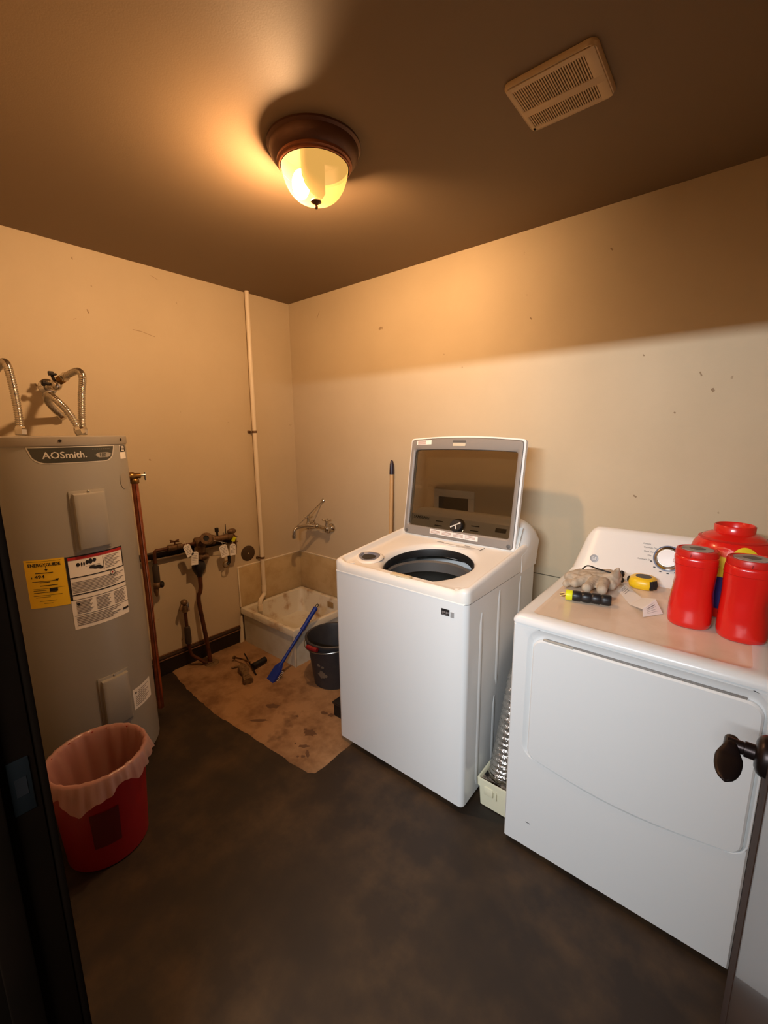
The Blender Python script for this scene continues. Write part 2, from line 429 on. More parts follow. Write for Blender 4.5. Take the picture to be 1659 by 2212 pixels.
# open door leaf, hinged on the right jamb
H0 = Vector((0.047, 0.108)); DA = R(3.5); DW = 0.80
dd = Vector((math.sin(DA), math.cos(DA))); dn = Vector((-math.cos(DA), math.sin(DA)))     # dn points to the camera side
def DP(s_, out, z):
    p = H0 + dd * s_ + dn * out; return Vector((p.x, p.y, z))
def dbox(s0, s1, t0, t1, z0, z1, bev=0.002):
    mb = MB(); b2 = bmesh.new(); bmesh.ops.create_cube(b2, size=1)
    for v in b2.verts: v.co = Vector(((s0 + s1) / 2 + v.co.x * (s1 - s0), (t0 + t1) / 2 + v.co.y * (t1 - t0), (z0 + z1) / 2 + v.co.z * (z1 - z0)))
    if bev: bmesh.ops.bevel(b2, geom=list(b2.edges), offset=bev, segments=2, affect='EDGES')
    for v in b2.verts: v.co = DP(v.co.x, v.co.y, v.co.z)
    mb.merge(b2); return mb
door = struct('door_1', dbox(0.0, DW, -0.042, 0.0, 0.012, OZ - 0.01), DOORB, 'glossy dark brown door standing open')
mesh('latch_stile', dbox(DW - 0.16, DW, 0.0, 0.0012, 0.012, OZ - 0.01, 0), DOORE, door)
hz = 1.018; hs = DW - 0.06
hd = mesh('door_handle', MB().lathe([(0.033, 0), (0.033, 0.006), (0.029, 0.012), (0.02, 0.016)], DP(hs, 0.001, hz), (dn.x, dn.y, 0), 28), LEVER, door)
tag(hd, 'dark bronze lever handle')
mesh('handle_neck', MB().lathe([(0.0125, 0), (0.0125, 0.018), (0.0105, 0.019), (0.0105, 0.040)], DP(hs, 0.012, hz), (dn.x, dn.y, 0), 20), LEVER, hd)
lv = MB()
lp = []
for i in range(17):
    t = i / 16; s_ = hs + 0.013 - t * 0.098
    f_ = min(1.0, max(0.0, (t - 0.22) / 0.25)); f_ = f_ * f_ * (3 - 2 * f_)
    e_ = 1.0 if t < 0.55 else math.sqrt(max(0.002, 1 - ((t - 0.55) / 0.455) ** 2))
    hw = (0.0105 + 0.0075 * f_) * e_
    hh = (0.0105 - 0.0045 * f_) * max(e_, 0.35)
    zc = hz - 0.001 - 0.012 * f_ * t
    lp.append([DP(s_, 0.047 + hw * math.cos(a), zc + hh * math.sin(a)) for a in [2 * PI * q / 16 for q in range(16)]])
lv.loft(lp); mesh('handle_grip', lv, LEVER, hd, sharp=60)

# ================================================================ CEILING LAMP
LX, LY = -1.222, 1.130
lamp = thing('ceiling_lamp', (LX, LY, ZC), 'flush dome ceiling lamp with bronze pan and amber frosted glass, lit', 'lamp')
mesh('pan', MB().lathe([(0.158, 0), (0.158, -0.006), (0.150, -0.012), (0.148, -0.03), (0.138, -0.042), (0.128, -0.05), (0.122, -0.052), (0.118, -0.05), (0.117, -0.01), (0.02, -0.004)], (LX, LY, ZC), n=56, cap0=True, cap1=True), LAMPM, lamp)
mesh('trim_ring', MB().lathe([(0.116, -0.045), (0.127, -0.05), (0.127, -0.058), (0.121, -0.061), (0.121, -0.066), (0.1172, -0.068), (0.1168, -0.05)], (LX, LY, ZC), n=56, cap0=False, cap1=False), mat('lamp_copper_ring', (150, 92, 62), 0.35, 0.5), lamp)
dp = []
for i in range(17):
    t = i / 16
    dp.append((0.1135 * math.cos(t * PI / 2) ** 0.62 if t < 1 else 0.002, -0.060 - 0.108 * math.sin(t * PI / 2) ** 1.25))
mesh('glass_dome', MB().lathe(dp, (LX, LY, ZC), n=56, cap0=False, cap1=False), DOME, lamp, sharp=80)
mesh('finial', MB().lathe([(0.002, -0.160), (0.017, -0.162), (0.019, -0.167), (0.012, -0.172), (0.006, -0.175), (0.004, -0.178), (0.006, -0.182), (0.0055, -0.187), (0.002, -0.190)], (LX, LY, ZC), n=24), LAMPM, lamp)
LINERM = mat('dark_liner', (10, 7, 5), 0.9, spec=0.02)  # near-black for the added liners that swallow bulb light
bc = Vector((LX - 0.062, LY - 0.012, ZC - 0.098))
bl = mesh('bulb', MB().ball(bc, 0.030, 0.030, 0.046, seg=24), BULBM, lamp)
pl_ = MB(); ca_, sa_ = math.cos(R(15)), math.sin(R(15))  # added plate, shades the right wall and ceiling from the bulb
pl_.prism([(-0.070, -0.014), (0.070, -0.014), (0.070, -0.110), (0.052, -0.132), (0.02, -0.142), (-0.02, -0.142), (-0.052, -0.132), (-0.070, -0.110)], lambda a, b_, d: Vector((LX - 0.008 + d * ca_ - a * sa_, LY - 0.001 + d * sa_ + a * ca_, ZC + b_)), -0.003, 0.003)
mesh('light_blocker', pl_, PLATEM, lamp)
mesh('dark_ring_liner', MB().lathe([(0.1156, -0.0684), (0.1154, -0.048), (0.1149, -0.048), (0.1149, -0.0684)], (LX, LY, ZC), n=48, cap0=False, cap1=False), LINERM, lamp)  # added liner, keeps the ring's bulb-lit inner edge dark
mesh('dark_pan_liner', MB().lathe([(0.114, -0.062), (0.113, -0.014), (0.02, -0.013)], (LX, LY, ZC), n=48, cap0=False, cap1=True), LINERM, lamp)  # added liner, keeps the bulb-lit inside of the pan dark

# ================================================================ EXHAUST FAN GRILLE
fx0, fx1, fy0, fy1 = -0.622, -0.376, 1.295, 1.525
fan = thing('exhaust_fan', ((fx0 + fx1) / 2, (fy0 + fy1) / 2, ZC), 'square beige exhaust fan grille with two fields of ribs on ceiling', 'fan grille')
cxf, cyf = (fx0 + fx1) / 2, (fy0 + fy1) / 2; hxf, hyf = (fx1 - fx0) / 2, (fy1 - fy0) / 2
def frame_strip(mb, x0, x1, y0, y1, z0, z1, b=0.003): mb.box(x0, x1, y0, y1, z0, z1, b)
fr = MB()
zb, zt = ZC - 0.0136, ZC - 0.0012
rows = ((fy0 + 0.026, fy0 + 0.118), (fy0 + 0.148, fy0 + 0.205))       # long near field, short far field
ix0, ix1 = fx0 + 0.020, fx1 - 0.036
outer = [(x, y) for x, y in rrect(hxf, hyf, 0.022, 6, cxf, cyf)]
sk = [(cxf + (x - cxf) * 0.965, cyf + (y - cyf) * 0.965) for x, y in outer]
fr.loft([[(x, y, ZC - 0.0006) for x, y in outer], [(x, y, ZC - 0.0062) for x, y in outer], [(x, y, zb) for x, y in sk], [(cxf + (x - cxf) * 0.86, cyf + (y - cyf) * 0.86, ZC - 0.0099) for x, y in outer]], cap0=False, cap1=False)
fr.box(fx0 + 0.010, fx1 - 0.010, fy0 + 0.010, rows[0][0], ZC - 0.0124, zb - 0.002 + 0.001, 0.0)
fr.box(fx0 + 0.010, fx1 - 0.010, rows[0][1], rows[1][0], ZC - 0.0161, ZC - 0.0099, 0.003)
fr.box(fx0 + 0.010, fx1 - 0.010, rows[1][1], fy1 - 0.010, ZC - 0.0149, ZC - 0.0099, 0.002)
fr.box(fx0 + 0.008, ix0, fy0 + 0.010, fy1 - 0.010, ZC - 0.0149, ZC - 0.0099, 0.002)
fr.box(ix1, fx1 - 0.008, fy0 + 0.010, fy1 - 0.010, ZC - 0.0155, ZC - 0.0099, 0.002)
mesh('frame', fr, GRILLE, fan)
mesh('backing', MB().box(fx0 + 0.015, fx1 - 0.015, fy0 + 0.015, fy1 - 0.015, ZC - 0.0037, ZC - 0.0006), DARKV, fan)
for (ya, yb_) in rows:
    n = 30; s0 = None
    for k in range(n):
        xk = ix0 + (k + 0.5) * (ix1 - ix0) / n
        if s0 is None:
            s0 = mesh('rib', MB().box(xk - 0.0017, xk + 0.0017, ya - 0.002, yb_ + 0.002, ZC - 0.0143, ZC - 0.0050), GRILLE, fan, smooth=False); xs0 = xk
        else: copy_part(s0, fan, (xk - xs0, 0, 0))

# ================================================================ WATER HEATER
HC = Vector((-2.292, 0.525, 0)); HR = 0.277; HT = 1.534
def hp(ang, z, off=0.0):
    a = R(ang); return Vector((HC.x + (HR + off) * math.cos(a), HC.y + (HR + off) * math.sin(a), z))
wh = thing('water_heater', HC, 'tall grey cylindrical electric water heater with yellow and white labels', 'water heater')
mesh('tank', MB().lathe([(HR - 0.02, 0.0), (HR - 0.02, 0.02), (HR, 0.022), (HR, 1.497), (HR - 0.004, 1.5)], HC, n=96), TANK, wh)
mesh('top_cap', MB().lathe([(HR + 0.003, 1.496), (HR + 0.005, 1.5), (HR + 0.005, HT - 0.004), (HR + 0.001, HT), (HR - 0.01, HT), (0.02, HT + 0.002)], HC, n=96), TANKTOP, wh)
for a in (-7, 47): mesh('cap_screw', MB().lathe([(0.006, 0), (0.005, 0.003)], hp(a, 1.516, 0.005), (math.cos(R(a)), math.sin(R(a)), 0), 10), DARKM, wh)
def cyl_patch(name, a0, a1, z0, z1, M, off=0.0008, parent=wh, thick=0.0):
    return mesh(name, MB().grid(12, 1, lambda u, v: hp(a0 + (a1 - a0) * u, z0 + (z1 - z0) * v, off)), M, parent)
def cyl_shape(name, outline, M, off, parent):      # outline in (angle, z) as a fan of strips
    mb = MB()
    mid = sum(z for _, z in outline) / len(outline)
    vs_ = [mb.bm.verts.new(hp(a, z, off)) for a, z in outline]
    # triangulate in columns: split by angle
    mb._face(vs_); bmesh.ops.triangulate(mb.bm, faces=list(mb.bm.faces)); return mesh(name, mb, M, parent, smooth=False)
def cyl_strip(name, tops, M, off, parent):         # tops: list of (angle, zlo, zhi)
    mb = MB()
    lo = [mb.bm.verts.new(hp(a, l, off)) for a, l, h in tops]; hi = [mb.bm.verts.new(hp(a, h, off)) for a, l, h in tops]
    for i in range(len(tops) - 1): mb._face([lo[i], lo[i + 1], hi[i + 1], hi[i]])
    return mesh(name, mb, M, parent)
def half_pill(a0, a1, z0, z1, e=0.0):
    out = []
    for i in range(29):
        u = i / 28; a = a0 + (a1 - a0) * u
        k = min(u, 1 - u) / 0.18
        lo = z0 + (z1 - z0) * (1 - math.sqrt(max(0, 1 - (1 - min(1, k)) ** 2))) * 0.96
        out.append((a, lo - e, z1 + e))
    return out
lg = cyl_strip('logo_plate', half_pill(-29, 37, 1.430, 1.492, 0.0015), SILVERINK, 0.0008, wh)
cyl_strip('plate_face', half_pill(-28, 36, 1.432, 1.490), PLATE, 0.0014, lg)
def hfn(a0, z0): return lambda x, y: hp(a0 + math.degrees(x / HR), z0 + y, 0.002)
mesh('lettering', text_mb(MB(), 'AOSmith.', 0.036, hfn(-19.5, 1.449), bold=0.0012), SILVERINK, lg, smooth=False)
pill = [(a, 1.461 - 0.016 * math.sqrt(max(0, 1 - max(0, abs((a - 24.5) / 8) - 0.35) ** 2 / 0.4225)), 1.4515 + 0.014 * math.sqrt(max(0, 1 - max(0, abs((a - 24.5) / 8) - 0.35) ** 2 / 0.4225))) for a in [16.5 + i for i in range(17)]]
pc = cyl_strip('capacity_pill', pill, mat('pill_grey', (150, 146, 138), 0.4), 0.0022, lg)
mesh('capacity_number', text_mb(MB(), '100', 0.022, lambda x, y: hp(20.0 + math.degrees(x / HR), 1.448 + y, 0.0036)), PLATE, lg, smooth=False)
for z, M in ((1.478, SILVERINK),):
    mb = MB()
    for k in range(9): 
        a = 15 + k * 1.9; mb.quad(hp(a, z, 0.002), hp(a + 0.9, z, 0.002), hp(a + 0.9, z + 0.004, 0.002), hp(a, z + 0.004, 0.002))
    mesh('fine_print', mb, mat('dim_ink', (104, 102, 92), 0.5), lg)
sm = cyl_patch('round_corner_label', 45, 58, 1.432, 1.492, PAPER, 0.0008)
cyl_patch('dark_block', 45.5, 57.5, 1.462, 1.490, INK, 0.0015, sm)
mb = MB()
for z in (1.484, 1.478, 1.472, 1.467): mb.quad(hp(47.5, z, 0.002), hp(54, z, 0.002), hp(54, z + 0.003, 0.002), hp(47.5, z + 0.003, 0.002))
mesh('print', mb, PAPER, sm)
# element covers: bevelled raised boxes bent to the tank
def cover(name, a0, a1, z0, z1):
    mb = MB()
    def lo(ins, off):
        w = math.degrees(ins / HR)
        pts = []
        n = 10
        for i in range(n + 1): pts.append((a0 + w + (a1 - a0 - 2 * w) * i / n, z0 + ins))
        for i in range(n + 1): pts.append((a1 - w - (a1 - a0 - 2 * w) * i / n, z1 - ins))
        return [hp(a, z, off) for a, z in pts]
    L = [lo(0, 0.0), lo(0, 0.006), lo(0.010, 0.008), lo(0.013, 0.022), lo(0.018, 0.024)]
    mb.loft(L, cap0=False, cap1=False)
    # face as strip quads
    n = 10; ins = 0.018; w = math.degrees(ins / HR)
    mb.grid(n, 1, lambda u, v: hp(a0 + w + (a1 - a0 - 2 * w) * u, z0 + ins + (z1 - z0 - 2 * ins) * v, 0.024))
    bmesh.ops.remove_doubles(mb.bm, verts=mb.bm.verts, dist=0.0002)
    c = mesh(name, mb, TANK, wh, sharp=25)
    am = (a0 + a1) / 2
    mesh('cover_screw', MB().lathe([(0.006, 0), (0.006, 0.002), (0.003, 0.004)], hp(am, z1 - 0.006, 0.007), (math.cos(R(am)), math.sin(R(am)), 0), 12), CHROME, c)
    return c
cover('element_cover', -6.6, 20.5, 1.070, 1.318)
cover('element_cover', -5.4, 20.3, 0.255, 0.503)
# energy label
EA, EB, EZ0, EZ1 = -43, -15.6, 0.863, 1.060
el = cyl_patch('energy_label', EA, EB, EZ0, EZ1, YELLOWL, 0.0008)
tag(el, 'yellow energy label')
def efn(a, z): return lambda x, y: hp(a + math.degrees(x / HR), z + y, 0.0018)
pr = MB()
text_mb(pr, 'ENERGYGUIDE', 0.0185, efn(-40.5, 1.032), xs=0.86, bold=0.0014)
pr.quad(*[hp(a, z, 0.0018) for a, z in ((-28.5, 1.033), (-28, 1.033), (-28, 1.018), (-28.5, 1.018))])
pr.quad(*[hp(a, z, 0.0018) for a, z in ((-29.6, 1.021), (-26.9, 1.021), (-28.2, 1.013), (-28.3, 1.013))])
text_mb(pr, '$', 0.010, efn(-39.5, 0.985), bold=0.0006)
text_mb(pr, '494', 0.018, efn(-37, 0.985), xs=1.25, bold=0.0012)
def bar(mb, a0, a1, z, h, off=0.0018):
    n = max(1, int(abs(a1 - a0) / 2.5 + 0.999))
    for i in range(n):
        b0 = a0 + (a1 - a0) * i / n; b1 = a0 + (a1 - a0) * (i + 1) / n
        mb.quad(hp(b0, z, off), hp(b1, z, off), hp(b1, z + h, off), hp(b0, z + h, off))
for a0, a1, z, h in ((-41, -18, 1.052, 0.0012), (-36, -24, 1.004, 0.003), (-39, -22, 0.971, 0.0022), (-34, -27, 0.966, 0.003), (-34, -22, 0.952, 0.003), (-39, -18, 0.941, 0.0012), (-39, -23, 0.925, 0.0022), (-39, -30, 0.934, 0.002), (-28, -22.5, 0.928, 0.013), (-39.5, -20, 0.913, 0.0015), (-38, -28, 0.906, 0.0015), (-36, -24, 0.890, 0.0015), (-33, -27, 0.880, 0.0015)): bar(pr, a0, a1, z, h)
pr.quad(*[hp(a, z, 0.0018) for a, z in ((-23.5, 0.978), (-20.5, 0.978), (-22, 0.968), (-22.1, 0.968))])
mesh('energy_print', pr, INK, el, smooth=False)
# warning label
WA, WB, WZ0, WZ1 = -15.2, 30.5, 0.748, 1.058
wl = cyl_patch('warning_label', WA, WB, WZ0, WZ1, PAPER, 0.0008)
tag(wl, 'white warning label with black border and red strip')
pr = MB(); rp = MB(); gp = MB()
for a0, a1, z, h in ((WA, WB, 1.053, 0.005), (WA, WB, 0.966, 0.004), (WA, WB, 0.893, 0.0045), (WA, WB, 0.874, 0.0018), (WA + 1, WB, 0.806, 0.0018), (11.6, 12.0, 0.976, 0.058), (24, 30, 0.770, 0.010), (-2, 9, 1.007, 0.0012)): bar(pr, a0, a1, z, h)
bar(pr, WA, WA + 1.6, 0.875, 0.18); bar(pr, WB - 1.0, WB, 0.97, 0.085)
bar(rp, WA + 1.6, WB - 1, 1.041, 0.012)
for i in range(9): bar(gp, 13, 27 - (i % 3) * 3, 1.031 - i * 0.0062, 0.0024, 0.0017)
for i in range(8): bar(gp, -13, 29 - (i % 4) * 3, 0.947 - i * 0.0062, 0.0028, 0.0017)
for c_ in range(3):
    for i in range(9): bar(gp, -12 + c_ * 14.5, -0.5 + c_ * 14.5 - (i % 3), 0.864 - i * 0.0062, 0.0032, 0.0017)
for i in range(6): bar(gp, -13, 22 - (i % 3) * 4, 0.797 - i * 0.0068, 0.0034, 0.0017)
text_mb(rp, 'DANGER', 0.010, hfn(3, 1.0425), bold=0.0006)
def blob(mb, a, z, ra, rz, off=0.0019):
    vs_ = [mb.bm.verts.new(hp(a + ra * math.cos(t), z + rz * math.sin(t), off)) for t in [2 * PI * q / 14 for q in range(14)]]; mb._face(vs_)
for a, z, ra, rz in ((-7, 1.020, 1.3, 0.008), (-4.5, 1.020, 0.6, 0.008), (-2.8, 1.020, 0.6, 0.008), (-0.5, 1.024, 1.2, 0.009), (2, 1.026, 1.6, 0.011), (5, 1.028, 1.4, 0.008), (3, 1.0, 2.6, 0.006), (6.5, 0.996, 3.5, 0.007), (9.5, 0.990, 1.8, 0.006)): blob(pr, a, z, ra, rz)
for q in range(20):
    t0, t1 = 2 * PI * q / 20, 2 * PI * (q + 1) / 20
    pr.quad(*[hp(18.5 + r_ * 2.6 * math.cos(t), 0.954 + r_ * 0.0125 * math.sin(t), 0.0019) for r_, t in ((1, t0), (1, t1), (0.8, t1), (0.8, t0))])
blob(pr, -10.5, 0.855, 1.2, 0.006); blob(rp, 18.5, 0.956, 0.6, 0.004)
mesh('warning_print', pr, INK, wl, smooth=False); mesh('fine_print', gp, INKG, wl, smooth=False); mesh('danger_strip', rp, REDINK, wl, smooth=False)
# rating sticker
rs = cyl_patch('rating_sticker', 22.8, 48.6, 0.275, 0.375, PAPER, 0.0008)
gp = MB()
for i in range(9): bar(gp, 29 if i < 3 else 25, 44 - (i % 3) * 3, 0.358 - i * 0.0085, 0.0028, 0.0017)
blob(gp, 26, 0.355, 1.2, 0.006)
mesh('sticker_print', gp, INKG, rs, smooth=False)
# relief valve, discharge pipe
cyl_shape('relief_gasket', [(46 + 6 * math.cos(2 * PI * q / 20), 1.335 + 0.035 * math.sin(2 * PI * q / 20)) for q in range(20)], TANKTOP, 0.002, wh)
PX, PY = -2.300, 0.842
rv = MB(); rv.tube([hp(88, 1.335, -0.01), Vector((PX, PY, 1.335)), Vector((PX, PY + 0.028, 1.335))], 0.014, 14)
rv.lathe([(0.019, -0.012), (0.021, -0.006), (0.021, 0.006), (0.019, 0.012)], (PX, PY - 0.012, 1.335), (0, 1, 0), 16)
rv.lathe([(0.019, 0), (0.021, 0.004), (0.021, 0.018), (0.017, 0.024)], (PX, PY, 1.298), n=16)
rvo = mesh('relief_valve', rv, BRASS, wh)
lvr = MB(); lvr.tube([(PX, PY + 0.02, 1.335), (PX + 0.004, PY + 0.052, 1.338)], 0.005, 8); lvr.box(PX - 0.006, PX + 0.006, PY + 0.048, PY + 0.054, 1.31, 1.352, 0.002)
mesh('relief_lever', lvr, CHROME, rvo)
mesh('discharge_pipe', MB().tube([(PX, PY, 1.30), (PX + 0.004, PY + 0.003, 0.7), (PX, PY, 0.06)], 0.0155, 16), COPPER, wh)
mesh('drain_cap', MB().lathe([(0.012, 0), (0.012, 0.03), (0.016, 0.031), (0.016, 0.045)], hp(20, 0.13, 0), (math.cos(R(20)), math.sin(R(20)), 0), 14), BRASS, wh)

# corrugated water hoses and the valves on the wall above the heater
def corr_hose(name, pts, r, label, nuts=True, n=14, group='corrugated water hoses above the heater'):
    P = arc_pts(pts, 40); L = []; acc = 0; rads = []; Q = []
    step = 0.0022
    # resample evenly
    Q = [P[0]]; d = 0
    for a, b in zip(P[:-1], P[1:]):
        seg = (b - a).length; t = 0
        while d + seg - t >= step:
            t += step - d; d = 0; Q.append(a.lerp(b, t / seg))
        d += seg - t
    rads = [r * (1 + 0.13 * math.sin(i * step / 0.0095 * 2 * PI)) for i in range(len(Q))]
    t = thing(name, Q[0], label, 'hose', group)
    mesh('corrugated_tube', MB().tube(Q, r, n, rads=rads), CHROME, t, sharp=80)
    for q0, q1 in ((Q[0], Q[8]), (Q[-1], Q[-9])):
        ax = (q1 - q0).normalized()
        mesh('nut', MB().lathe([(r * 1.25, -0.004), (r * 1.5, 0), (r * 1.5, 0.02), (r * 1.3, 0.026), (r * 1.2, 0.032)], q0, ax, 6), CHROME, t, sharp=20)
    return t, Q
hr = 0.0138
corr_hose('water_hose', [(-2.292, 0.430, HT + 0.009), at_x(39, 890, -2.295), at_x(29, 840, -2.31), at_x(19, 800, -2.33), at_x(11, 783, -2.375), at_x(2, 786, -2.43), (-2.54, 0.415, 1.80), (-2.60, 0.405, 1.755)], hr, 'single corrugated metal hose rising from the left of the heater top')
corr_hose('water_hose', [(-2.305, 0.650, HT + 0.009), (-2.312, 0.660, 1.63), (-2.325, 0.674, 1.72), (-2.352, 0.694, 1.795), (-2.40, 0.698, 1.828), (-2.46, 0.692, 1.830), (-2.555, 0.676, 1.812)], hr, 'corrugated metal hose looping up to the round valve beside the heater')
corr_hose('water_hose', [(-2.262, 0.632, HT + 0.009), (-2.266, 0.618, 1.59), (-2.287, 0.598, 1.645), (-2.34, 0.572, 1.698), (-2.42, 0.570, 1.716), (-2.52, 0.588, 1.703), (-2.60, 0.622, 1.675), (-2.70, 0.685, 1.63)], hr, 'corrugated metal hose bending low behind the round valve to the wall')
def wall_valve(loc_wall, out, label, s=1.0):
    y, z = loc_wall
    t = thing('shutoff_valve', (XL, y, z), label, 'valve', 'brass shutoff valves over the heater')
    xo = XL + out
    b = MB(); b.tube([(XL, y, z), (xo + 0.02, y, z)], 0.014, 14); b.lathe([(0.02, 0), (0.027, 0.006), (0.027, 0.026), (0.02, 0.032)], (xo - 0.045, y, z), (1, 0, 0), 8)
    b.ball((xo, y, z), 0.028, 0.026, 0.028)
    mesh('body', b, CHROME, t)
    mesh('escutcheon', MB().lathe([(0.04, 0), (0.04, 0.003), (0.026, 0.012), (0.016, 0.014)], (XL, y, z), (1, 0, 0), 24), CHROME, t)
    h = MB(); h.tube([(xo, y, z), (xo + 0.01, y - 0.012, z + 0.045)], 0.007, 10)
    h.box(xo - 0.012, xo + 0.032, y - 0.024, y + 0.004, z + 0.042, z + 0.052, 0.004); h.box(xo - 0.02, xo - 0.006, y - 0.022, y + 0.002, z + 0.046, z + 0.064, 0.004)
    mesh('handle', h, DARKM, t, sharp=20)
    w = MB(); w.tube([(xo, y, z), (xo, y - 0.045, z + 0.004)], 0.008, 8); w.lathe([(0.012, 0), (0.014, 0.004), (0.014, 0.012), (0.008, 0.016)], (xo, y - 0.04, z + 0.004), (0, -1, 0.1), 8)
    mesh('bleed_cap', w, DARKM, t)
    n = MB(); n.tube([(xo, y, z), (xo + 0.015, y + 0.018, z + 0.026), (xo + 0.028, y + 0.024, z + 0.034)], 0.013, 12); n.lathe([(0.019, 0), (0.022, 0.004), (0.022, 0.020), (0.017, 0.024)], (xo + 0.010, y + 0.012, z + 0.020), (0.7, 0.6, 0.4), 6)
    mesh('union_nut', n, BRASS, t)
    return t
wall_valve((0.648, 1.778), 0.14, 'chrome and brass shutoff valve on wall with a dark wheel handle')
wall_valve((0.398, 1.74), 0.115, 'shutoff valve at the left edge joined to the single hose')

# ================================================================ BACKFLOW PIPEWORK ON THE LEFT WALL
st_ = thing('strut_channel', (XL, 1.28, 0.80), 'dark steel strut channel bolted flat to the left wall', 'bracket')
zc = 0.797
chn = MB(); chn.box(XL, XL + 0.004, 0.95, 1.62, zc - 0.022, zc + 0.022); chn.box(XL, XL + 0.035, 0.95, 1.62, zc + 0.018, zc + 0.022); chn.box(XL, XL + 0.035, 0.95, 1.62, zc - 0.022, zc - 0.018)
mesh('channel', chn, STRUT, st_)
mesh('lower_lip', MB().box(XL + 0.030, XL + 0.036, 0.95, 1.62, zc - 0.024, zc - 0.014, 0.001), mat('worn_steel_edge', (150, 128, 98), 0.45, 0.5), st_)
XP = XL + 0.065
bf = thing('backflow_preventer', (XP, 1.29, 0.0), 'corroded bronze backflow assembly with hanging tags and copper riser from floor', 'valve assembly')
p = MB(); p.tube(arc_pts([(XP, 1.038, 0.760), (XP, 1.038, 0.822), (XP, 1.048, 0.838), (XP, 1.065, 0.842), (XP, 1.23, 0.838), (XP, 1.32, 0.838)], 6), 0.0105, 12)
mesh('feed_pipe', p, OLDCU, bf)
p = MB(); p.lathe([(0.014, 0), (0.019, 0.006), (0.019, 0.05), (0.016, 0.056), (0.02, 0.06), (0.02, 0.09), (0.014, 0.096)], (XP, 1.115, 0.840), (0, 1, 0), 12)
gv = mesh('gate_valve', p, BRONZE, bf)
p = MB(); p.tube([(XP, 1.165, 0.85), (XP, 1.165, 0.878)], 0.005, 8)
for q in range(4):
    a = q * PI / 2 + 0.4; p.tube([(XP, 1.165, 0.876), (XP + 0.034 * math.cos(a), 1.165 + 0.034 * math.sin(a), 0.880)], 0.0045, 6)
mesh('cross_handle', p, OLDCU, gv)
p = MB(); p.lathe([(0.018, 0), (0.019, 0.004), (0.019, 0.105), (0.014, 0.112), (0.014, 0.125)], (XP, 1.036, 0.640), n=14)
mesh('insulated_drop', p, mat('pipe_wrap', (58, 44, 32), 0.8), bf)
p = MB(); p.ball((XP + 0.004, 1.034, 0.628), 0.026, 0.026, 0.024); p.lathe([(0.015, 0), (0.015, -0.018), (0.008, -0.045), (0.003, -0.055)], (XP, 1.026, 0.61), n=12)
mesh('drop_valve', p, BRONZE, bf)
mesh('drop_valve_cap', MB().lathe([(0.02, 0), (0.021, 0.008), (0.016, 0.016)], (XP + 0.015, 1.05, 0.63), (0.6, 0.8, 0), 10), DARKM, bf)
# main body with the pressure chamber pointing into the room
ax = Vector((0.75, -0.52, 0.30)).normalized()
c0 = Vector((XP - 0.005, 1.395, 0.838))
p = MB(); p.lathe([(0.024, -0.02), (0.030, 0.0), (0.030, 0.06), (0.036, 0.066), (0.036, 0.078), (0.033, 0.084), (0.037, 0.10), (0.0385, 0.142), (0.036, 0.15), (0.018, 0.151), (0.017, 0.141)], c0, ax, 20)
ch = mesh('check_chamber', p, BRONZE, bf)
mesh('chamber_bore', MB().lathe([(0.0165, 0), (0.0165, 0.002)], c0 + ax * 0.142, ax, 14), BLACK, ch)
p = MB(); p.lathe([(0.026, 0), (0.036, 0.008), (0.036, 0.03), (0.031, 0.036), (0.036, 0.042), (0.036, 0.066), (0.029, 0.074), (0.029, 0.11), (0.034, 0.114), (0.034, 0.13), (0.026, 0.136)], (XP, 1.29, 0.838), (0, 1, 0), 16)
p.lathe([(0.016, 0), (0.02, 0.01), (0.02, 0.10), (0.024, 0.105), (0.024, 0.135), (0.018, 0.14)], (XP, 1.42, 0.838), (0, 1, 0), 12)
mesh('main_body', p, BRONZE, bf)
p = MB(); p.lathe([(0.020, 0), (0.028, -0.01), (0.034, -0.02), (0.036, -0.05), (0.028, -0.062), (0.031, -0.07), (0.031, -0.09), (0.020, -0.10)], (XP + 0.012, 1.318, 0.825), n=14); p.ball((XP + 0.025, 1.335, 0.745), 0.03, 0.034, 0.026)
mesh('relief_section', p, BRONZE, bf)
p = MB(); p.lathe([(0.020, 0), (0.036, -0.012), (0.043, -0.036), (0.041, -0.058), (0.029, -0.085), (0.018, -0.104), (0.0165, -0.112)], (XP + 0.004, 1.302, 0.722), n=16)
uf = mesh('drain_funnel', p, mat('black_funnel', (30, 28, 30), 0.45), bf)
for k in range(4):
    a = k * PI / 2 + 0.5
    mesh('funnel_post', MB().tube([(XP + 0.004 + 0.03 * math.cos(a), 1.302 + 0.03 * math.sin(a), 0.68), (XP + 0.004 + 0.017 * math.cos(a), 1.302 + 0.017 * math.sin(a), 0.735)], 0.0045, 6), DARKM, uf)
p = MB(); p.tube(arc_pts([(XP + 0.004, 1.302, 0.612), (XP + 0.004, 1.303, 0.545), (XP + 0.003, 1.296, 0.505), (XP + 0.002, 1.283, 0.475), (XP + 0.004, 1.284, 0.40), (XP + 0.03, 1.293, 0.2), (XP + 0.05, 1.30, 0.008)], 7), 0.0135, 14)
mesh('copper_riser', p, OLDCU, bf)
p = MB(); p.lathe([(0.050, 0.006), (0.048, 0.009), (0.03, 0.014), (0.016, 0.018)], (XP + 0.055, 1.303, 0.0), n=20)
mesh('floor_flange', p, RUST, bf)
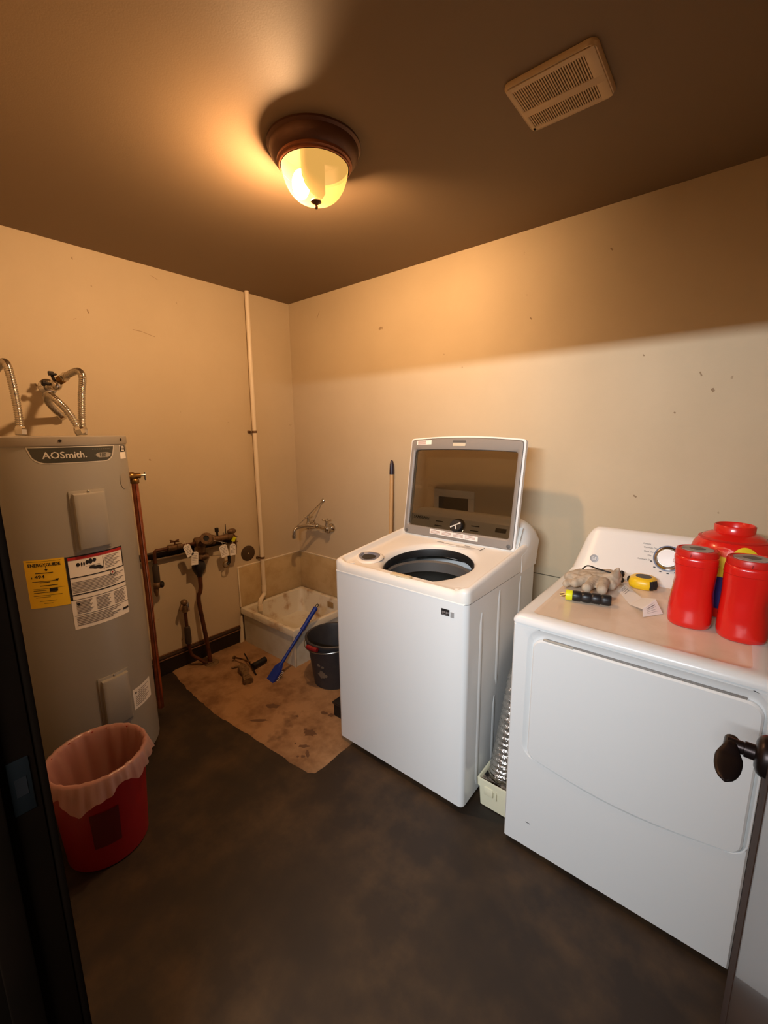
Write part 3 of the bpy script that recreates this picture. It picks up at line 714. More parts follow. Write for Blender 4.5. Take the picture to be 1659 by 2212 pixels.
# second riser with hose bibb and wrapped sleeve
p = MB(); p.tube(arc_pts([(XP, 1.187, 0.455), (XP, 1.187, 0.36), (XP + 0.004, 1.188, 0.18), (XP + 0.012, 1.196, 0.10), (XP + 0.03, 1.235, 0.055), (XP + 0.05, 1.275, 0.01)], 6), 0.0105, 12)
mesh('drain_riser', p, OLDCU, bf)
mesh('wrapped_sleeve', MB().lathe([(0.011, 0), (0.019, 0.008), (0.021, 0.04), (0.019, 0.10), (0.017, 0.12), (0.011, 0.126)], (XP + 0.003, 1.1875, 0.175), n=14), mat('pipe_wrap', (58, 44, 32)), bf)
p = MB(); p.lathe([(0.012, 0), (0.018, 0.006), (0.018, 0.04), (0.014, 0.05)], (XP, 1.187, 0.395), n=12); p.ball((XP + 0.004, 1.183, 0.468), 0.022, 0.022, 0.02); p.tube([(XP, 1.176, 0.462), (XP + 0.01, 1.158, 0.445), (XP + 0.012, 1.152, 0.425)], 0.010, 10)
hb = mesh('hose_bibb', p, BRONZE, bf)
mesh('bibb_lever', MB().box(XP + 0.016, XP + 0.022, 1.195, 1.208, 0.405, 0.465, 0.002), CHROME, hb)
# test cocks on the right end
for y_, z_, ball_ in ((1.452, 0.858, 0), (1.545, 0.858, 1)):
    p = MB(); p.tube([(XP, y_, 0.835), (XP, y_, z_ + 0.028)], 0.007, 8)
    if not ball_: p.box(XP - 0.008, XP + 0.008, y_ - 0.013, y_ + 0.009, z_ + 0.025, z_ + 0.055, 0.002)
    else: p.ball((XP + 0.004, y_ + 0.012, z_ + 0.012), 0.02, 0.034, 0.02)
    mesh('test_cock', p, BRONZE if ball_ else DARKM, bf)
mesh('lever_pin', MB().tube([(XP, 1.515, 0.86), (XP, 1.516, 0.925)], 0.003, 6), DARKM, bf)
p = MB(); p.tube(arc_pts([(XP, 1.556, 0.838), (XP, 1.575, 0.832), (XP, 1.58, 0.80), (XP - 0.01, 1.578, 0.70)], 6), 0.0105, 12)
mesh('outlet_pipe', p, OLDCU, bf)
p = MB(); p.tube([(XP + 0.005, 1.522, 0.70), (XP + 0.005, 1.522, 0.655), (XP + 0.005, 1.505, 0.645)], 0.010, 10); 
mesh('black_elbow', p, BLACK, bf)
p = MB()
for q in range(22):
    t = 2 * PI * q / 21
    if q < 21: p.tube([(XP + 0.002, 1.498 + 0.024 * math.cos(t), 0.645 + 0.024 * math.sin(t)), (XP + 0.002, 1.498 + 0.024 * math.cos(t + 0.3), 0.645 + 0.024 * math.sin(t + 0.3))], 0.0035, 6)
mesh('pull_ring', p, BRASS, bf)
mesh('yellow_sleeve', MB().lathe([(0.013, 0), (0.014, 0.03)], (XP + 0.01, 1.558, 0.80), (0.2, 0.3, 0.9), 10), YELN, bf)
mesh('tie_wire', MB().tube([c0 + ax * 0.08, (XP + 0.03, 1.50, 0.80)], 0.0015, 5), SILVERINK, bf)
# four paper tags
def paper_tag(cpx, w, h, tilt, label, X=XP + 0.055):
    w *= 1.12; h *= 1.1
    c = at_x(cpx[0], cpx[1], X)
    t = thing('paper_tag', c, label, 'tag', 'inspection tags on the backflow pipework')
    cs, sn = math.cos(R(tilt)), math.sin(R(tilt))
    def f(a, b, d): return Vector((c.x + d, c.y + a * cs - b * sn, c.z + a * sn + b * cs))
    mesh('card', MB().prism([(-w / 2, -h / 2), (w / 2, -h / 2), (w / 2, h / 2 - 0.01), (w / 2 - 0.01, h / 2), (-w / 2 + 0.01, h / 2), (-w / 2, h / 2 - 0.01)], f, 0, 0.001), PAPER, t, smooth=False)
    p = MB()
    for i in range(6):
        z_ = h / 2 - 0.016 - i * (h - 0.024) / 6; p.quad(*[f(a, b, 0.0016) for a, b in ((-w * 0.4, z_), (w * (0.4 - 0.1 * (i % 3)), z_), (w * (0.4 - 0.1 * (i % 3)), z_ + 0.0025), (-w * 0.4, z_ + 0.0025))])
    mesh('tag_print', p, INKG, t, smooth=False)
    mesh('tag_string', MB().tube([f(0, h / 2 - 0.006, 0.0015), f(0.004, h / 2 + 0.022, -0.01)], 0.0012, 5), CAULK, t)
paper_tag((407, 1189), 0.040, 0.075, 18, 'tilted white paper tag, leftmost on the bronze backflow pipework')
paper_tag((421, 1206), 0.040, 0.078, -6, 'white paper tag hanging lowest, just above the black funnel')
paper_tag((484, 1190), 0.050, 0.078, 10, 'white paper tag leaning left below the test cocks', XP + 0.03)
paper_tag((503, 1187), 0.040, 0.074, -2, 'plain white paper tag at the right end by the yellow sleeve', XP + 0.025)
# wall cleanout cover
dc = at_x(535.6, 1195, XL)
co = thing('cleanout_cover', dc, 'round brown cleanout cover plate with centre screw on wall', 'cover plate')
mesh('disc', MB().lathe([(0.058, 0), (0.058, 0.002), (0.054, 0.004), (0.01, 0.006)], dc, (1, 0, 0), 40), mat('cover_brown', (78, 58, 38), 0.5, 0.3), co)
mesh('screw', MB().lathe([(0.007, 0.005), (0.006, 0.008)], dc, (1, 0, 0), 12), CHROME, co)

# ================================================================ MOP SINK
SX0, SX1, SY0, SY1, SZ = XL + 0.012, -2.100, 1.612, YB - 0.012, 0.272
ms = thing('mop_sink', ((SX0 + SX1) / 2, (SY0 + SY1) / 2, 0.006), 'square pale mop sink basin with stained inside in the corner', 'sink')
cxs, cys, hxs, hys = (SX0 + SX1) / 2, (SY0 + SY1) / 2, (SX1 - SX0) / 2, (SY1 - SY0) / 2
def sl_(dx, r, z): return [(x, y, z) for x, y in rrect(hxs - dx, hys - dx, max(r, 0.002), 6, cxs, cys)]
b = MB().loft([sl_(0.018, 0.02, SZ - 0.045), sl_(0.0, 0.008, SZ - 0.045), sl_(0.0, 0.010, SZ - 0.004), sl_(0.004, 0.010, SZ), sl_(0.024, 0.022, SZ), sl_(0.034, 0.03, SZ - 0.006), sl_(0.048, 0.045, SZ - 0.10), sl_(0.062, 0.06, SZ - 0.175), sl_(0.10, 0.06, SZ - 0.188), sl_(0.24, 0.03, SZ - 0.196)], cap0=False, cap1=True)
bs = mesh('basin', b, SINK, ms, sharp=50)
mesh('drain', MB().lathe([(0.045, 0), (0.045, 0.003), (0.03, 0.004), (0.005, 0.003)], (cxs, cys, SZ - 0.196), n=24), STEEL, bs)
mesh('skirt', MB().loft([sl_(0.012, 0.012, 0.006), sl_(0.012, 0.012, SZ - 0.044), sl_(0.030, 0.02, SZ - 0.044), sl_(0.030, 0.02, 0.006)], ring=True), SINKF, ms, sharp=40)
mesh('corner_bead', MB().box(SX1 - 0.016, SX1 - 0.004, SY0 + 0.004, SY0 + 0.016, 0.006, SZ - 0.04, 0.003), CAULK, ms)
mesh('overflow_grate', MB().box(SX1 - 0.25, SX1 - 0.19, SY1 - 0.052, SY1 - 0.046, SZ - 0.075, SZ - 0.03, 0.001), mat('grate_tan', (150, 122, 80), 0.5), bs)
sp1 = struct('trim_5', MB().box(XL, XL + 0.010, 1.622, YB, SZ - 0.004, 0.575, 0.002), SPLASH, 'tan splash panel on the left wall above the mop sink')
mesh('caulk_line', MB().box(XL, XL + 0.012, 1.618, YB - 0.01, 0.573, 0.581, 0.002), CAULK, sp1)
mesh('edge_caulk', MB().box(XL, XL + 0.0115, 1.616, 1.624, SZ, 0.579, 0.001), CAULK, sp1)
sp2 = struct('trim_6', MB().box(XL + 0.010, -1.75, YB - 0.010, YB, SZ - 0.004, 0.575, 0.002), SPLASH, 'tan splash panel on the back wall above the mop sink')
mesh('caulk_line', MB().box(XL + 0.01, -1.75, YB - 0.012, YB, 0.573, 0.581, 0.002), CAULK, sp2)
mesh('white_wedge', MB().prism([(1.585, 0.008), (1.612, 0.008), (1.614, 0.21), (1.606, 0.2)], lambda a, b_, d: Vector((d, a, b_)), XL + 0.016, XL + 0.03), CAULK, ms)

# white drain pipe down the left wall
dp_ = thing('drain_pipe', (XL + 0.03, 1.815, SZ), 'slim white drain pipe running from ceiling down to the mop sink', 'pipe')
px_ = XL + 0.032
P = arc_pts([(px_, 1.826, ZC), (px_, 1.818, 1.6), (px_, 1.815, 0.8), (px_, 1.813, 0.40)], 4)[:-1] + arc_pts([(px_, 1.813, 0.40), (px_, 1.812, 0.355), (px_ + 0.004, 1.808, 0.328), (px_ + 0.014, 1.792, 0.314), (px_ + 0.030, 1.764, 0.308), (px_ + 0.040, 1.746, 0.296), (px_ + 0.044, 1.740, 0.272), (px_ + 0.044, 1.740, 0.222)], 6)
mesh('pipe', MB().tube(P, 0.0155, 16), PVC, dp_, sharp=60)
mesh('elbow_collar', MB().lathe([(0.0185, 0), (0.0185, 0.045)], (px_, 1.8125, 0.345), n=16), PVC, dp_)
mesh('outlet_collar', MB().lathe([(0.0185, 0), (0.0185, 0.045)], (px_ + 0.044, 1.740, 0.222), n=16), PVC, dp_)
for z_ in (1.549, 0.612):
    q = MB(); q.lathe([(0.0175, -0.008), (0.0185, -0.006), (0.0185, 0.006), (0.0175, 0.008)], (px_, 1.8165 if z_ > 1 else 1.814, z_), n=18); q.box(XL, XL + 0.006, 1.78, 1.80, z_ - 0.009, z_ + 0.009, 0.002); q.box(XL, XL + 0.02, 1.793, 1.80, z_ - 0.007, z_ + 0.007)
    mesh('strap', q, BRONZE, dp_)

# service faucet on the back wall
fc = thing('service_faucet', (-2.43, YB, 0.83), 'chrome two handle service faucet with long brace rod over mop sink', 'faucet')
yf = YB - 0.055
q = MB(); q.tube([(-2.548, yf, 0.823), (-2.50, yf, 0.826), (-2.44, yf - 0.004, 0.832), (-2.38, yf, 0.826), (-2.335, yf, 0.823)], 0.014, 14)
for x in (-2.548, -2.335): q.ball((x, yf, 0.823), 0.024, 0.022, 0.026); q.lathe([(0.013, 0), (0.02, 0.004), (0.02, 0.02), (0.014, 0.026)], (x, yf, 0.796), n=12)
q.ball((-2.44, yf - 0.005, 0.832), 0.022)
body = mesh('body', q, CHROME, fc)
for x in (-2.548, -2.335):
    q = MB(); q.lathe([(0.035, 0), (0.033, 0.008), (0.022, 0.014), (0.016, 0.02), (0.016, 0.05)], (x, YB, 0.823), (0, -1, 0), 22); mesh('wall_flange', q, CHROME, fc)
    q = MB(); q.lathe([(0.014, 0), (0.010, 0.02), (0.009, 0.05)], (x, yf, 0.84), n=12)
    for k in range(4):
        a = k * PI / 2 + 0.6; q.tube([(x, yf, 0.888), (x + 0.03 * math.cos(a), yf + 0.03 * math.sin(a), 0.892)], 0.005, 8); q.ball((x + 0.03 * math.cos(a), yf + 0.03 * math.sin(a), 0.892), 0.0065, seg=8)
    mesh('cross_handle', q, CHROME, fc)
sp_end = Vector((-2.500, 2.00, 0.832))
q = MB(); q.tube(arc_pts([(-2.44, yf, 0.832), (-2.455, yf - 0.05, 0.838), (-2.48, 2.05, 0.842), (-2.498, 2.00, 0.835), (-2.505, 1.978, 0.815), (-2.505, 1.973, 0.775)], 5), 0.013, 14); q.lathe([(0.016, 0), (0.016, -0.025)], (-2.505, 1.973, 0.785), n=12)
mesh('spout', q, CHROME, fc)
brt = at_y(697, 1082, YB - 0.004)
q = MB(); q.tube([(-2.498, 2.0, 0.848), brt], 0.0045, 8); mesh('brace_rod', q, CHROME, fc)
mesh('brace_plate', MB().lathe([(0.018, 0), (0.016, 0.004), (0.008, 0.01)], (brt.x, YB, brt.z), (0, -1, 0), 16), CHROME, fc)

# scrub brush leaning on the mop sink
b0 = at_z(590, 1462, 0.022); b1 = Vector((SX1 + 0.012, 1.672, 0.262))
dirv = (b1 - b0).normalized()
brs = thing('scrub_brush', b0, 'long handled blue plastic scrub brush leaning on the mop sink', 'brush')
hd0 = b0 - dirv * 0.06
tipL = (at_x(682, 1318, -2.02) - b0).length
tip = b0 + dirv * 0.50
side = dirv.cross(Vector((0, 0, 1))).normalized(); nrm = side.cross(dirv).normalized()
mesh('handle', MB().tube([b0 + dirv * 0.07, b0 + dirv * 0.20, b0 + dirv * 0.34], 0.010, 12, rads=[0.012, 0.0095, 0.010]), BLUEP, brs)
mesh('grip', MB().tube([b0 + dirv * x for x in (0.33, 0.335, 0.35, 0.42, 0.475, 0.495, 0.50)], 0.013, 14, rads=[0.011, 0.0165, 0.0135, 0.0145, 0.0155, 0.0165, 0.013]), BLUEP, brs)
def bp_(a, b_, c_): return b0 + dirv * a + side * b_ + nrm * c_
q = MB(); q.loft([[bp_(a, x * w, y) for x, y in ((-1, -0.006), (1, -0.006), (1, 0.008), (-1, 0.008))] for a, w in ((-0.075, 0.032), (-0.06, 0.037), (0.055, 0.036), (0.075, 0.024), (0.092, 0.012))])
mesh('head', q, BLUEP, brs, sharp=30)
q = MB()
for i in range(13):
    for j in range(6):
        o_ = bp_(-0.066 + i * 0.010, -0.032 + j * 0.0128, -0.006); q.tube([o_, o_ - nrm * 0.016 + side * (j - 2.5) * 0.003 ], 0.0022, 5)
br_ = mesh('bristles', q, BRISTLE, brs); br_['kind'] = 'stuff'
q = MB()
for k in range(16):
    t = 2 * PI * k / 16; t2 = 2 * PI * (k + 1) / 16; c_ = b0 + dirv * 0.512
    q.tube([c_ + dirv * 0.012 * math.cos(t) + side * 0.012 * math.sin(t), c_ + dirv * 0.012 * math.cos(t2) + side * 0.012 * math.sin(t2)], 0.0025, 6)
mesh('hanging_ring', q, DARKM, brs)

# bucket between sink and washer
BC = Vector((-1.815, 1.690, 0.006))
bk = thing('bucket', BC, 'dark grey plastic bucket with red handle grip half behind the washer', 'bucket')
mesh('shell', MB().lathe([(0.118, 0), (0.124, 0.004), (0.158, 0.285), (0.170, 0.288), (0.172, 0.30), (0.166, 0.305), (0.158, 0.302), (0.152, 0.285), (0.118, 0.012)], BC, n=48), BUCKET, bk)
mesh('outer_rib', MB().lathe([(0.153, 0.25), (0.163, 0.252), (0.164, 0.266), (0.156, 0.268)], BC, n=48, cap0=False, cap1=False), BUCKET, bk)
hpts = [BC + Vector((0.168 * math.cos(t) , 0.168 * math.sin(t) , 0.282 + 0.0)) for t in [R(175 + 10 * k) for k in range(19)]]
hpts = [Vector((p_.x * 1.0, p_.y - 0.012 * math.sin(PI * i / 18), p_.z - 0.02 * math.sin(PI * i / 18))) for i, p_ in enumerate(hpts)]
hw = mesh('wire_handle', MB().tube(hpts, 0.003, 6), STEEL, bk)
gpt = [BC + Vector((0.180 * math.cos(t), 0.180 * math.sin(t) - 0.004, 0.288)) for t in [R(262 + 5 * k) for k in range(6)]]
mesh('red_grip', MB().tube(gpt, 0.014, 10), REDH, hw)
q = MB()
random.seed(3)
for (ca, cz, ra, rz) in ((284, 0.105, 0.030, 0.028), (278, 0.165, 0.014, 0.012), (289, 0.155, 0.010, 0.010), (296, 0.10, 0.012, 0.012)):
    ps = []
    for k in range(14):
        t = 2 * PI * k / 14; j = random.uniform(0.6, 1.15); z_ = cz + rz * j * math.sin(t); rr = 0.1245 + 0.1193 * (z_ - 0.004) * 1.0 + 0.0012
        a = R(ca) + ra * j * math.cos(t) / rr; ps.append(q.bm.verts.new(BC + Vector((rr * math.cos(a), rr * math.sin(a), z_))))
    q._face(ps)
mesh('worn_print', q, mat('worn_print', (112, 100, 84), 0.7), bk, smooth=False)

# debris on the slab: old rusty valve and a black pipe piece
ov = thing('old_valve', (-2.27, 1.36, 0.006), 'rusty discarded valve block with two bent rods lying on the concrete', 'valve')
va, vb = at_z(523, 1440, 0.028), at_z(537, 1472, 0.024)
dv = (vb - va).normalized(); sv = dv.cross(Vector((0, 0, 1))).normalized()
q = MB(); lo_ = []
random.seed(5)
for i in range(9):
    t = i / 8; c_ = va.lerp(vb, t); rr = 0.022 + 0.006 * math.sin(t * 9) + random.uniform(-0.002, 0.002)
    lo_.append([c_ + sv * rr * 1.15 * math.cos(a) + Vector((0, 0, 1)) * min(rr * math.sin(a), 0.02) for a in [2 * PI * k / 10 for k in range(10)]])
for L_ in lo_:
    for p_ in L_: p_.z = max(p_.z, 0.0065)
q.loft(lo_); mesh('block', q, RUST, ov, sharp=30)
r0, r1 = at_z(506, 1420, 0.035), at_z(540, 1430, 0.045)
mesh('stem_rod', MB().tube([r0, r0.lerp(r1, 0.5) + Vector((0, 0, 0.005)), r1], 0.006, 8), BRASS, ov)
mesh('stem_head', MB().lathe([(0.013, -0.004), (0.013, 0.004)], r0, (r1 - r0).normalized(), 10), RUST, ov)
r2, r3 = at_z(528, 1412, 0.06), at_z(541, 1435, 0.03)
mesh('bent_rod', MB().tube([r2, r3, at_z(553, 1457, 0.012)], 0.005, 8), DARKM, ov)
mesh('foot_rod', MB().tube([at_z(500, 1443, 0.013), at_z(522, 1437, 0.02)], 0.006, 8), RUST, ov)
t0_, t1_ = at_z(546, 1440, 0.030), at_z(573, 1424, 0.030)
bp2 = thing('pipe_piece', Vector((t0_.x, t0_.y, 0.006)), 'short black pipe piece lying across the rusty valve', 'pipe')
q = MB(); axp = (t1_ - t0_).normalized(); ln = (t1_ - t0_).length
q.lathe([(0.019, 0), (0.019, ln), (0.014, ln), (0.014, ln - 0.02)], t0_, axp, 18); mesh('tube', q, BLACK, bp2)
mesh('collar', MB().lathe([(0.021, 0), (0.021, 0.02)], t0_ + axp * 0.002, axp, 18), DARKM, bp2)
kb = MB().box(-1.56, -1.425, 1.44, 1.56, 0.006, 0.085, 0.004)
kbt = thing('black_box', (-1.49, 1.50, 0.006), 'small black plastic box on the floor between bucket and washer', 'box')
mesh('body', kb, BLACK, kbt); mesh('lid', MB().box(-1.565, -1.42, 1.435, 1.565, 0.078, 0.092, 0.003), DARKP, kbt)

# long handled tool leaning behind the washer
mh0, mh1 = Vector((-1.70, 2.10, 0.008)), at_y(846, 1024, 2.175)
mp = thing('broom', (mh0.x, mh0.y, 0.006), 'pale wooden tool handle with dark tip leaning in behind the washer', 'broom')
mesh('pole', MB().tube([mh0 + Vector((0, 0, 0.05)), mh1], 0.0125, 12), WOOD, mp)
dm = (mh1 - mh0).normalized()
mesh('tip', MB().tube([mh1 - dm * 0.002, mh1 + dm * 0.02, mh1 + dm * 0.06, mh1 + dm * 0.082, mh1 + dm * 0.09], 0.014, 14, rads=[0.0145, 0.0145, 0.013, 0.009, 0.003]), NAVY, mp)
mesh('head', MB().box(-1.83, -1.60, 2.075, 2.125, 0.008, 0.06, 0.006), NAVY, mp)

# ================================================================ WASHER
WX0, WX1, WY0, WY1 = -1.408, -0.706, 1.335, 2.02
WCX = (WX0 + WX1) / 2
ws = thing('washing_machine', (WCX, (WY0 + WY1) / 2, 0), 'white top loading washer with its tinted glass lid standing open', 'washing machine')
vert = lambda e: abs((e.verts[0].co - e.verts[1].co).z) > 0.3
wcl = lambda z: [(x, y, z) for x, y in rrect((WX1 - WX0) / 2, (WY1 - WY0) / 2, 0.022, 6, WCX, (WY0 + WY1) / 2)]
mesh('cabinet', MB().loft([wcl(0.028), wcl(0.9005)], cap1=False), WHITE, ws)
for x in (WX0 + 0.06, WX1 - 0.06):
    for y in (WY0 + 0.06, WY1 - 0.06): mesh('foot', MB().lathe([(0.02, 0), (0.022, 0.01), (0.012, 0.014), (0.012, 0.03)], (x, y, 0), n=14), BLACK, ws)
# embossed ribs on the right flank
for y, z0, z1 in ((1.455, 0.06, 0.835), (1.615, 0.45, 0.88), (1.60, 0.06, 0.40), (1.84, 0.3, 0.88)):
    q = MB(); q.loft([[(WX1 + d, y + s_ * w, z) for s_, d in ((-1, -0.001), (-0.6, 0.0015), (-0.25, 0.0028), (0.25, 0.0028), (0.6, 0.0015), (1, -0.001))] for z, w in ((z0, 0.003), (z0 + 0.03, 0.019), (z1 - 0.05, 0.019), (z1, 0.003))])
    mesh('side_rib', q, WHITE, ws)
# top cover
OCX, OCY = -1.045, 1.585
def zr(y): return 0.934 + (y - 1.36) * 0.105
def sup(t, hx, hy, cx, cy, r=0.03):
    c, s_ = math.cos(t), math.sin(t); lo, hi = 0.0, hx + hy
    for _ in range(40):
        k = (lo + hi) / 2; qx, qy = abs(c * k) - hx + r, abs(s_ * k) - hy + r
        d = math.hypot(max(qx, 0), max(qy, 0)) + min(max(qx, qy), 0) - r
        if d > 0: hi = k
        else: lo = k
    return cx + c * lo, cy + s_ * lo
TY1 = 1.96
tcx, tcy, thx, thy = WCX, (WY0 + TY1) / 2, (WX1 - WX0) / 2, (TY1 - WY0) / 2
N = 240
def rim_h(x, y):
    front = max(0, 1 - (y - WY0) / 0.05)                       # drop the lip along the front between the corners
    mid = max(0, min(1, (thx - 0.03 - abs(x - WCX)) / 0.03))
    return zr(max(y, 1.36)) + 0.026 - 0.024 * front * mid
def lp_(ins, dz, mode):
    out = []
    for k in range(N):
        t = 2 * PI * k / N; x, y = sup(t, thx - ins, thy - ins, tcx, tcy, 0.024 if ins < 0.03 else 0.03)
        z = 0.902 if mode == 0 else (rim_h(x, y) + dz if mode == 1 else zr(y) + dz)
        out.append((x, y, z))
    return out
def circ(r, dz, flat=None):
    return [(OCX + r * math.cos(2 * PI * k / N), OCY + r * math.sin(2 * PI * k / N), (zr(OCY + r * math.sin(2 * PI * k / N)) if flat is None else flat) + dz) for k in range(N)]
q = MB(); q.loft([lp_(0, 0, 0), lp_(0, -0.016, 1), lp_(0.004, -0.006, 1), lp_(0.012, 0, 1), lp_(0.019, -0.001, 1), lp_(0.023, -0.006, 1), lp_(0.028, 0.004, 2), lp_(0.034, 0.0005, 2), lp_(0.06, 0, 2), circ(0.235, -0.003), circ(0.222, -0.008), circ(0.212, -0.020), circ(0.205, -0.035), circ(0.203, -0.06)], cap0=False, cap1=False)
top = mesh('top_cover', q, WHITEP, ws, sharp=50)
mesh('seam', MB().box(WX0 + 0.012, WX1 - 0.012, WY0 - 0.0008, WY0 + 0.01, 0.8995, 0.9035), mat('seam_white', (250, 246, 238), 0.3), ws)
q = MB(); q.loft([circ(0.2035, -0.045), circ(0.208, -0.035), circ(0.2085, -0.028), circ(0.203, -0.024), circ(0.200, -0.034), circ(0.200, -0.06)], cap0=False, cap1=False)
mesh('tub_gasket', q, BLACK, ws)
zo = 0.90
mesh('balance_ring', MB().lathe([(0.200, 0.0), (0.196, 0.004), (0.186, -0.004), (0.183, -0.05), (0.20, -0.055)], (OCX, OCY, zo - 0.01), n=72, cap0=False, cap1=False), LABELG, ws)
q = MB().lathe([(0.205, -0.05), (0.218, -0.07), (0.222, -0.10), (0.222, -0.13), (0.217, -0.135), (0.217, -0.145), (0.222, -0.15), (0.222, -0.40), (0.19, -0.43), (0.09, -0.435), (0.07, -0.40), (0.02, -0.36)], (OCX, OCY, zo), n=72, cap0=False)
mesh('drum', q, mat('drum_steel', (112, 108, 100), 0.35, 0.9, bump=(180, 0.25, 0.002)), ws)
# dispenser pocket
dq = MB()
dcx, dcy = -1.312, 1.470
def dl(k, dz): 
    base = [(-0.060, 0.028), (-0.02, 0.050), (0.03, 0.046), (0.052, 0.015), (0.050, -0.025), (0.015, -0.048), (-0.03, -0.030), (-0.056, 0.0)]
    P_ = arc_pts([(x, y, 0) for x, y in base] + [(base[0][0], base[0][1], 0)], 4)[:-1]
    return [(dcx + p_.x * k, dcy + p_.y * k, zr(dcy + p_.y * k) + dz) for p_ in P_]
dq.loft([dl(1.04, 0.006), dl(1.02, 0.0085), dl(0.84, 0.0085), dl(0.74, 0.0030), dl(0.55, 0.0025)], cap0=False)
mesh('dispenser_pocket', dq, CUP, ws)
mesh('dispenser_window', MB().loft([dl(0.66, 0.0026), dl(0.64, 0.0036)]), DARKP, ws)
q = MB(); q.loft([dl(1.36, -0.002), dl(1.26, 0.004), dl(1.14, 0.0068), dl(1.0, 0.0068)], cap0=False, cap1=False)
mesh('dispenser_collar', q, WHITEP, ws)
# lid catch on the front lip
q = MB(); q.box(-1.085, -0.985, 1.348, 1.378, zr(1.37) - 0.006, zr(1.37) + 0.013, 0.005); ct = mesh('lid_catch', q, mat('catch_ivory', (206, 190, 156), 0.4), ws)
mesh('catch_slot', MB().box(-1.048, -1.020, 1.3474, 1.352, zr(1.37) + 0.000, zr(1.37) + 0.008), mat('slot_green', (70, 84, 70), 0.4), ct)
for x in (-1.335, -0.775):
    mesh('bumper', MB().lathe([(0.013, 0), (0.013, 0.003), (0.010, 0.004)], (x, 1.385, zr(1.385)), n=16), WHITEP, ws)
# rear deck notes and split line
def dfn(x0, y0): return lambda x, y: Vector((x0 + x, y0 + y, zr(y0 + y) + 0.0024))
q = MB()
for x_, y_, w_ in ((-1.14, 1.806, 0.040), (-0.985, 1.812, 0.030)): q.quad(*[dfn(x_, y_)(a, b_) for a, b_ in ((0, 0), (w_, 0), (w_, 0.006), (0, 0.006))])
q.quad(*[dfn(-1.10, 1.80)(a, b_) for a, b_ in ((0, 0), (0.20, 0), (0.20, 0.003), (0, 0.003))])
q.quad(*[dfn(-1.02, 1.79)(a, b_) for a, b_ in ((0, 0), (0.09, 0), (0.09, 0.003), (0, 0.003))])
mesh('deck_print', q, INKG, ws, smooth=False)
mesh('deck_joint', MB().box(-0.889, -0.887, 1.775, 1.835, zr(1.80) + 0.002, zr(1.8) + 0.0035), DARKP, ws)
# console, lofted along x so the upper corners are round
prof = [(1.842, 0.975), (1.856, 1.005), (1.905, 1.098), (1.922, 1.116), (1.945, 1.124), (1.985, 1.122), (2.012, 1.108), (2.02, 1.085), (2.02, 0.895), (1.842, 0.895)]
secs = []
for i in range(25):
    u = i / 24; x = WX0 - 0.0015 + (WX1 - WX0 + 0.003) * (0.5 - 0.5 * math.cos(u * PI))
    e = max(0, min(x - WX0, WX1 - x)); k = math.sqrt(max(0, 1 - max(0, 1 - e / 0.10) ** 2))
    secs.append([(x, y if z < 0.99 else y + (1 - k) * 0.03, z if z < 0.98 else 0.975 + (z - 0.975) * (0.30 + 0.70 * k)) for y, z in prof])
con = mesh('console', MB().loft(secs), WHITEP, ws, sharp=50)
cn = Vector((0, -0.093, 0.049)).normalized()
cu_ = Vector((0, 0.049, 0.093)).normalized()
def cfn(x0, v0, off=0.0015): 
    o_ = Vector((x0, 1.856, 1.005)) + cu_ * v0 + cn * off
    return lambda x, y: o_ + Vector((x, 0, 0)) + cu_ * y
mesh('panel', MB().quad(*[cfn(0, 0, 0.0008)(a, b_) for a, b_ in ((-1.385, 0.004), (-0.73, 0.004), (-0.73, 0.098), (-1.385, 0.098))]), mat('panel_grey', (206, 206, 200), 0.35), con)
q = MB(); text_mb(q, 'SAMSUNG', 0.022, cfn(-1.345, 0.074, 0.003), bold=0.0016)
for r_ in range(3):
    for x in (-1.20, -0.99): q.quad(*[cfn(x, 0.022 + 0.024 * r_, 0.003)(a, b_) for a, b_ in ((0, 0), (0.045, 0), (0.045, 0.005), (0, 0.005))])
for x in (-0.90, -0.86, -0.82): q.quad(*[cfn(x, 0.02, 0.003)(a, b_) for a, b_ in ((0, 0), (0.025, 0), (0.025, 0.005), (0, 0.005))])
mesh('panel_print', q, INK, con, smooth=False)
kc = cfn(-1.062, 0.058)(0, 0)
kn = mesh('knob', MB().lathe([(0.040, 0), (0.040, 0.004), (0.034, 0.008), (0.033, 0.026), (0.030, 0.029), (0.004, 0.030)], kc, cn, 40), DARKP, con)
ux = Vector((1, 0, 0)); 
q = MB(); f_ = lambda a, b_: kc + cn * 0.0315 + ux * a + cu_ * b_
for a0 in (30, 210, 290):
    d_ = Vector((math.cos(R(a0)), math.sin(R(a0)))); e_ = Vector((-d_.y, d_.x)); L_ = 0.030 if a0 != 290 else 0.022
    q.quad(f_(*(e_ * 0.0025)), f_(*(d_ * L_ + e_ * 0.004)), f_(*(d_ * L_ - e_ * 0.004)), f_(*(-e_ * 0.0025)))
mesh('knob_pointer', q, SILVERINK, kn, smooth=False)
mesh('knob_ring', MB().lathe([(0.0405, 0.0), (0.043, 0.002), (0.042, 0.006), (0.0395, 0.007)], kc, cn, 40, False, False), CHROME, kn)
mesh('display', MB().quad(*[cfn(-0.86, 0.058, 0.0025)(a, b_) for a, b_ in ((0, 0), (0.055, 0), (0.055, 0.022), (0, 0.022))]), BLACK, con)
